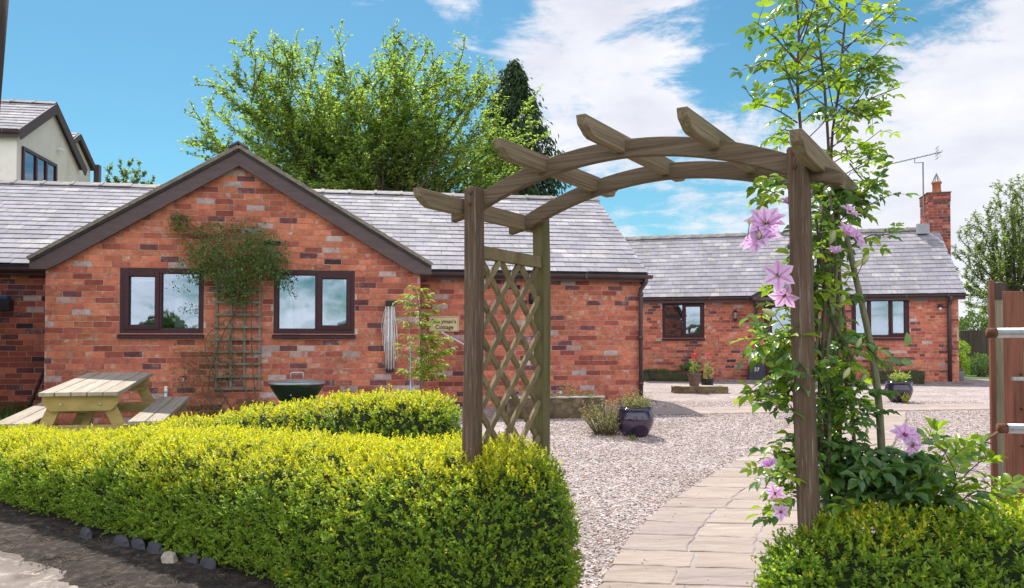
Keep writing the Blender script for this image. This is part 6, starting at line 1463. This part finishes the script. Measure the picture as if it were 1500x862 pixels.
# slab with two pots
s0 = gpt(1029, 577); sl = empty('stone_block', (s0.x, s0.y+.25, 0), R(-3), 'low mossy edged stone block carrying a flower pot on the gravel', 'stone block'); m = MB(); n = 10; vs = []
for z, sh_ in ((0, .0), (.07, .012), (.135, 0)):
    for i in range(n*2):
        t = 2*math.pi*i/(n*2); cx_ = .52*math.copysign(abs(math.cos(t))**.35, math.cos(t)); cy_ = .25*math.copysign(abs(math.sin(t))**.35, math.sin(t)); vs.append((cx_*(1-sh_)+random.uniform(-.012, .012), cy_+random.uniform(-.012, .012), z+random.uniform(-.006, .006)))
k = n*2; m.add(vs, [(i*k+j, i*k+(j+1) % k, (i+1)*k+(j+1) % k, (i+1)*k+j) for i in range(2) for j in range(k)], 'moss_edge'); m.add(vs[2*k:], [tuple(range(k))], 'stone_top'); m.build('block', sl)
def ribpot(c, s, m_, lab):
    r_ = empty('plastic_pot', c, 0, lab, 'plant pot', 'ribbed pots with red flowers'); b = MB(); n = 48; vs = []; prof = [(.085, 0), (.095, .05), (.115, .2), (.128, .205), (.13, .24), (.118, .24), (.11, .20)]
    for i, (r, z) in enumerate(prof):
        for kk in range(n): t = 2*math.pi*kk/n; rr = r*(1+(.025*math.cos(t*16) if i < 3 else 0)); vs.append((rr*math.cos(t)*s, rr*math.sin(t)*s, z*s))
    fs = [(i*n+j, i*n+(j+1) % n, (i+1)*n+(j+1) % n, (i+1)*n+j) for i in range(len(prof)-1) for j in range(n)]; b.add(vs, fs, m_); b.build('body', r_); b = MB(); b.lathe([(.112*s, .2*s), (0, .21*s)], 'soil', 16); b.build('soil', r_); return r_
pA = Vector((pt(1017, 565, s0.y+.12).x, s0.y+.12, .137)); pB = Vector((pt(1036, 562, s0.y+.62).x, s0.y+.62, 0.002))
ribpot(pA, 1.0, 'plastic_brown', 'brown ribbed pot with red snapdragons standing on the stone block'); ribpot(pB, 1.05, 'plastic_black', 'black ribbed pot with red flowers just behind the stone block')
def spikes(c, lab, seed, n=9, h=.36):
    pl = Plant('snapdragon', c, (lab, 'flowers', 'red spiked flowers'), seed); c = Vector(c)
    for i in range(n):
        a = rn.uniform(0, 6.28); r = rn.uniform(.0, .08); hh = h*rn.uniform(.5, .95); b = c+Vector((math.cos(a)*r, math.sin(a)*r, 0)); t = b+Vector((rn.gauss(0, .015), rn.gauss(0, .015), hh)); pl.w.tube([b, t], [.004, .002], 'stem', 4, caps=False)
        for k in range(26): p = b.lerp(t, rn.random()); q = rn.uniform(0, 6.28); pl.leaf(rn.choice(['sap_leaf', 'hedge_mid', 'grey_leaf']), p, (math.cos(q), math.sin(q), .5), (0, 0, 1), rn.uniform(.04, .07), .014, 'diamond')
    t = c+Vector((0, 0, h*1.12)); pl.w.tube([c, t], [.004, .003], 'stem', 4)
    for k in range(60): q = rn.uniform(0, 6.28); z = rn.uniform(-.06, .045); pl.leaf('red_petal', t+Vector((math.cos(q)*.015, math.sin(q)*.015, z)), (math.cos(q), math.sin(q), rn.uniform(-.3, .8)), (0, 0, 1), .035, .028, 'diamond')
    pl.finish()
spikes(pA+Vector((.0, 0, .21)), 'leafy spikes topped with a red bloom in the brown ribbed pot', 51, h=.32); spikes(pB+Vector((.02, 0, .22)), 'leafy spikes topped with a red bloom in the black ribbed pot', 52, h=.42)
# dark troughs along the far cottage
def far_trough(ua, ub, v0, lab, h):
    a = FB.hit(ua, 550, -.55)[0]; b = FB.hit(ub, 550, -.55)[0]; c = FB.world((a+b)/2, -.32, 0); return trough('planter_trough', (c.x, c.y, 0), b-a, .38, h, FB.a, 'moss_stone', lab, 'moss_stone')
far_trough(932, 1030, 557, 'long mossy dark trough under the small left window of the far cottage', .27); far_trough(1283, 1356, 557, 'long mossy dark trough under the three light window of the far cottage', .30)
c = FB.world(FB.hit(1012, 545, -.35)[0], -.32, .25); tuft('trough_shrub', c, 'dark leafy clump in the trough behind the flower pots', 'shrub', 90, .2, .30, ['wall_leaf', 'climb_leaf'], 61, .07, .5)
c = FB.world(FB.hit(962, 545, -.35)[0], -.32, .25); tuft('trough_plant', c, 'low dark plants in the trough under the small window', 'plants', 40, .06, .4, ['wall_leaf'], 62, .05, .4)
c = FB.world(FB.hit(1300, 545, -.35)[0], -.32, .27); tuft('trough_plant', c, 'spiky green leaves rising from the trough under the three light window', 'plants', 26, .45, .35, ['hedge_mid', 'sap_leaf', 'wall_leaf'], 63, .12, .18)
# composter
bx = FB.hit(1108, 545, -.3)[0]; c = FB.world(bx, -.28, 0); bn = empty('garden_bin', (c.x, c.y, 0), FB.a, 'dark grey domed garden bin with a pale number by the far door', 'bin')
m = MB(); m.prism([(-.205, 0), (.205, 0), (.19, .36), (.15, .46), (.08, .49), (-.08, .49), (-.15, .46), (-.19, .36)], -.17, .17, 'bin_grey'); m.build('body', bn, bevel=.02); text('37', bn, (.0, -.172, .27), .13, 'white_paint', name='number')
# lamp by the far door
lx, lz = FB.hit(1077, 461, -.06); ln_ = empty('wall_lantern', FB.world(lx, -.012, lz), FB.a, 'black wall lantern on the far cottage between window and door', 'lantern')
m = MB(); m.box(-.03, .03, -.02, 0, -.14, .06, 'plastic_black'); m.tube([(0, -.01, .08), (0, -.05, .11), (0, -.075, .09)], .01, 'plastic_black', 6); m.build('bracket', ln_); m = MB(); m.lathe([(0, .12), (.02, .11), (.065, .06), (.065, .05)], 'plastic_black', 6, (0, -.075, 0)); m.lathe([(.03, -.16), (.045, -.13), (.05, -.10), (.0, -.1)], 'plastic_black', 6, (0, -.075, 0)); m.build('cap', ln_); m = MB(); m.lathe([(.045, -.1), (.058, .05)], 'steel_grey', 6, (0, -.075, 0)); m.build('lamp_glass', ln_)
lx, lz = FB.hit(1377, 449, -.06); sl_ = empty('security_lamp', FB.world(lx, -.012, lz), FB.a, 'small dark security lamp high at the right end of the far cottage', 'lamp'); m = MB(); m.box(-.05, .05, -.09, -.02, -.01, .05, 'plastic_black'); m.build('housing', sl_, bevel=.008); m = MB(); m.lathe([(0, -.03), (.03, -.03), (.035, -.075), (0, -.085)], 'white_paint', 12, (0, -.06, 0)); m.build('sensor', sl_, smooth=True)
# aerial
ap = FB.world(c0-.05, 2.2, 4.3); ae = empty('television_aerial', ap, FB.a, 'thin television aerial on a mast strapped to the chimney', 'aerial'); D_ = (ap.y); top = .92+(505-237)/1170*D_-4.3
m = MB(); m.tube([(0, 0, 0), (0, 0, top)], .018, 'steel_grey', 6); m.build('mast', ae); m = MB(); m.tube([(-.9, .0, top-.02), (.45, 0, top+.25)], .012, 'steel_grey', 6); m.tube([(-.2, 0, top-.0), (-.2, 0, top+.12)], .01, 'steel_grey', 5); m.tube([(-.2, 0, top), (.02, 0, top)], .01, 'steel_grey', 5); m.build('boom', ae)
m = MB()
for k in range(12):
    t = k/11; c = Vector((-.9+1.35*t, 0, top-.02+.27*t)); m.tube([c+Vector((0, -.14, 0)), c+Vector((0, .14, 0))], .005, 'steel_grey', 4)
for dz in (-.14, -.05, .05, .14): m.tube([(.34, -.2, top+.23+dz), (.34, .2, top+.23+dz)], .006, 'steel_grey', 4)
m.tube([(.34, 0, top+.06), (.34, 0, top+.40)], .007, 'steel_grey', 4); m.tube([(.44, -.02, top+.12), (.34, -.02, top+.24), (.48, 0, top+.3)], .005, 'steel_grey', 4); m.build('element', ae)
m = MB(); m.box(-.03, .16, -.03, .02, -.14, -.12, 'steel_grey'); m.box(-.03, .16, -.03, .02, -.36, -.34, 'steel_grey'); m.build('bracket', ae)
# fence, shrubs beyond the far cottage
f0 = P2(1407, 25.0); fe = empty('board_fence', (f0[0], f0[1], 0), R(-6), 'dark close boarded wooden fence beyond the far cottage at the right', 'fence')
for i in range(42):
    m = MB(); h = 1.36+rn.uniform(-.02, .02); m.box(i*.128, i*.128+.124, rn.uniform(-.012, .004), .02+rn.uniform(0, .004), -.05, h, 'fence_wood', j=.003); m.build('plank', fe)
m = MB(); m.box(0, 5.4, .025, .07, .25, .33, 'fence_wood'); m.box(0, 5.4, .025, .07, 1.05, 1.13, 'fence_wood'); m.build('rail', fe)
blob_tree('column_shrub', P2(1404, 22), [(0, 0, .45, .26), (0, 0, .8, .26), (0, 0, .2, .24)], 2600, .05, ('bright green upright shrub beside the downpipe at the far cottage end', 'shrub'), 'hedge_mid', 71)
blob_tree('dark_shrub', P2(1437, 23.5), [(0, 0, .3, .38), (.35, 0, .25, .3), (-.3, 0, .25, .25)], 2600, .06, ('dark bush in front of the close boarded fence', 'shrub'), 'wall_leaf', 72)
pp = P2(1404, 20.3); m = MB(); m.lathe([(0, 0), (.10, 0), (.13, .24), (.14, .25), (.12, .25), (.115, .2), (0, .2)], 'lead', 20); o = m.build('grey_pot', smooth=True); o.location = (pp[0], pp[1], 0); tag(o, 'small grey pot at the right end of the far cottage', 'plant pot')
tuft('potted_flowers', (pp[0], pp[1], .2), 'pale small flowers in the grey pot at the far cottage end', 'plant', 40, .16, .14, ['grey_leaf', 'sap_leaf'], 73, .03, .4, ('pink_petal', .3, .02))
# pole on the left
ptop = pt(-5, -60, 8.9); pbot = pt(-64, 640, 8.9); m = MB(); pts = [pbot.lerp(ptop, t) for t in (0, .25, .5, .75, 1)]; m.tube(pts, [.17, .165, .16, .155, .15], 'fence_wood', 16)
op = m.build('timber_pole', smooth=True); tag(op, 'leaning weathered timber pole cut off by the top left corner', 'pole')
# nook things
p = wallp(6, 445, S1-.25); hb_ = empty('hanging_feeder', p, FA.a, 'dark hanging box with a blue lid on the shaded wall at the left edge', 'feeder'); m = MB(); m.box(-.14, .09, -.08, .08, -.10, .05, 'plastic_black'); m.build('box', hb_, bevel=.01)
M['blue_lid'] = mat('blue_plastic', (.03, .08, .18), (.02, .055, .12), rough=.5, bump=0); m = MB(); m.box(-.14, .06, -.07, .07, .052, .10, 'blue_lid'); m.build('lid', hb_, bevel=.01); m = MB(); m.tube([(-.12, 0, .0), (-.12, .24, .0)], .012, 'plastic_black', 6); m.build('bracket', hb_)
pa, pb_ = wallp(36, 598, S1-.35), wallp(66, 540, S1-.6); m = MB(); m.bar((pa.x, pa.y, ground_z(pa.x, pa.y)-.02), pb_, .025, .035, 'fence_wood'); tag(m.build('leaning_stick'), 'dark wooden stick leaning in the shaded corner left of the gable wall', 'stick')
gp = []
for i in range(1500): x = rn.uniform(-7.6, -5.6); y = rn.uniform(9.0, 10.9); gp.append((x, y, ground_z(x, y)))
gp = np.array(gp); n = len(gp); D = np.column_stack([rng.normal(0, .4, n), rng.normal(0, .4, n), np.ones(n)]); tag(leaf_mesh('weeds', [('grass', gp, D, rdir(n), rng.uniform(.08, .30, n), .014, 'diamond', .2, 0)]), kind='stuff')
gp = []
for i in range(9000):
    x = rn.uniform(-7.6, -1.7); y = rn.uniform(5.6, 9.9)
    if y > hedge_front(x)+1.0 and y < 9.9+(x+5.8)*.16+.9: gp.append((x, y, ground_z(x, y)))
gp = np.array(gp); n = len(gp); D = np.column_stack([rng.normal(0, .5, n), rng.normal(0, .5, n), np.ones(n)]); tag(leaf_mesh('grass', [('grass', gp, D, rdir(n), rng.uniform(.04, .10, n), .01, 'diamond', .2, 0)]), kind='stuff')
# stones at the hedge foot
M['slate_edge'] = mat('slate_edging', (.09, .085, .10), (.05, .048, .06), rough=.7, scale=7, bump=.6)
def rock(name, c, sx, sy, sz, m_, lab, cat, group=None, rz=0):
    b = MB(); n = 8; vs = []; fs = []
    for i in range(5):
        ph = -.4+i*.49
        for k in range(n): t = 2*math.pi*k/n; r = math.cos(ph)**.6 if math.cos(ph) > 0 else 0; j = random.uniform(.82, 1.15); vs.append((sx*r*math.cos(t)*j, sy*r*math.sin(t)*j, sz*(math.sin(ph)+.3)))
    fs = [(i*n+k, i*n+(k+1) % n, (i+1)*n+(k+1) % n, (i+1)*n+k) for i in range(4) for k in range(n)]+[tuple(range(4*n, 5*n))]; b.add(vs, fs, m_); o = b.build(name); o.location = c; o.rotation_euler = (0, 0, rz); tag(o, lab, cat, group)
for i, (u, v, w) in enumerate([(172, 808, .09), (196, 812, .08), (222, 818, .09), (275, 834, .09), (300, 842, .08), (120, 796, .07)]):
    p = gpt(u, v); rock('edging_slate', (p.x, p.y+.05, p.z), w, .025, .075, 'slate_edge', ['dark edging slate, second from the left at the hedge foot', 'dark edging slate right of the second one at the hedge foot', 'dark edging slate just left of the pale stone', 'dark edging slate just right of the pale stone', 'rightmost dark edging slate under the hedge', 'leftmost dark edging slate under the long hedge'][i], 'slate', 'edging slates under the hedge', R(-32))
p = gpt(248, 829); rock('edging_stone', (p.x, p.y, p.z), .055, .05, .07, 'stone_top', 'pale lump of stone among the dark edging slates at the hedge foot', 'stone')

# ================================================================ GATE AND POSTS
def gp_(u, d): p = pt(u, 505, d); return p.x, p.y
x, y = gp_(1454, 6.35); gz = ground_z(x, y)
gpst = empty('gate_post', (x, y, gz), R(-8), 'tall old gate post of green grey and red brown boards at the right edge', 'gate post')
m = MB(); m.box(-.022, .016, -.02, .02, -.2, .92+(505-411)/1170*6.35-gz, 'red_wood', j=.003); m.build('edge_board', gpst, bevel=.004)
m = MB(); m.box(.018, .090, .0, .05, -.2, .92+(505-413)/1170*6.3-gz, 'old_green_wood', j=.003); m.build('post', gpst, bevel=.004)
m = MB(); m.box(.019, .10, -.012, -.001, .92+(505-438)/1170*6.3-gz, .92+(505-414)/1170*6.3-gz, 'fence_wood'); m.build('cap_strap', gpst)
m = MB(); m.box(.092, .122, .01, .05, -.2, 1.75, 'fence_wood'); m.build('inner_board', gpst)
x2, y2 = gp_(1485, 6.1); gz2 = ground_z(x2, y2)
bd = empty('board_post', (x2, y2, gz2), R(-8), 'broad red brown upright board behind the gate rails at the right edge', 'post')
m = MB(); m.box(-.072, .075, -.012, .012, -.2, .92+(505-427)/1170*6.1-gz2, 'red_wood', j=.003); m.build('board', bd, bevel=.006)
m = MB(); m.box(.076, .10, -.012, .012, -.2, .92+(505-428)/1170*6.1-gz2, 'old_green_wood', j=.003); m.build('edge_strip', bd)
m = MB(); m.tube([(.055, -.06, .25), (.055, -.06, 1.10)], .009, 'galv', 8)
for z in (.52, .80, 1.06): m.tube([(.03, -.03, z), (.03, -.075, z), (.07, -.075, z)], .008, 'rust', 6)
m.build('drop_bolt', bd, smooth=True)
ga = gp_(1450, 4.75); gt = empty('metal_gate', (ga[0], ga[1], ground_z(*ga)), R(-12), 'open galvanised tube field gate entering at the right edge', 'gate'); gz3 = ground_z(*ga)
def gh(v): return .92+(505-v)/1170*4.75-gz3
for i, v in enumerate((488, 627, 766)):
    z = gh(v); x0_ = (-.015, .035, .10)[i]; m = MB(); m.tube([(x0_+.045, 0, z), (3.2, 0, z)], .029, 'galv', 16); m.build('rail', gt, smooth=True); m = MB(); m.tube([(x0_, 0, z), (x0_+.05, 0, z)], .030, 'rust', 16); m.build('rusty_end', gt, smooth=True)
m = MB(); m.tube([(3.2, 0, .05), (3.2, 0, gh(480))], .03, 'galv', 12); m.tube([(1.6, 0, .1), (1.6, 0, gh(485))], .02, 'galv', 10); m.build('stile', gt, smooth=True)
m = MB(); a = Vector((.04, -.0, gh(632))); m.bar(a, (-.055, -.02, gh(647)), .03, .008, 'rust'); m.bar((-.055, -.02, gh(647)), (.02, -.02, gh(650)), .02, .008, 'rust'); m.build('latch', gt)
m = MB(); m.bar((.13, .03, gh(555)), (.20, .03, gh(555)), .03, .02, 'galv'); m.build('hinge', gt)
m = MB(); pz = gh(505); m.tube([(.17, -.03, pz), (.17, -.03, pz-.6)], .003, 'twig', 4); m.build('twine', gt)
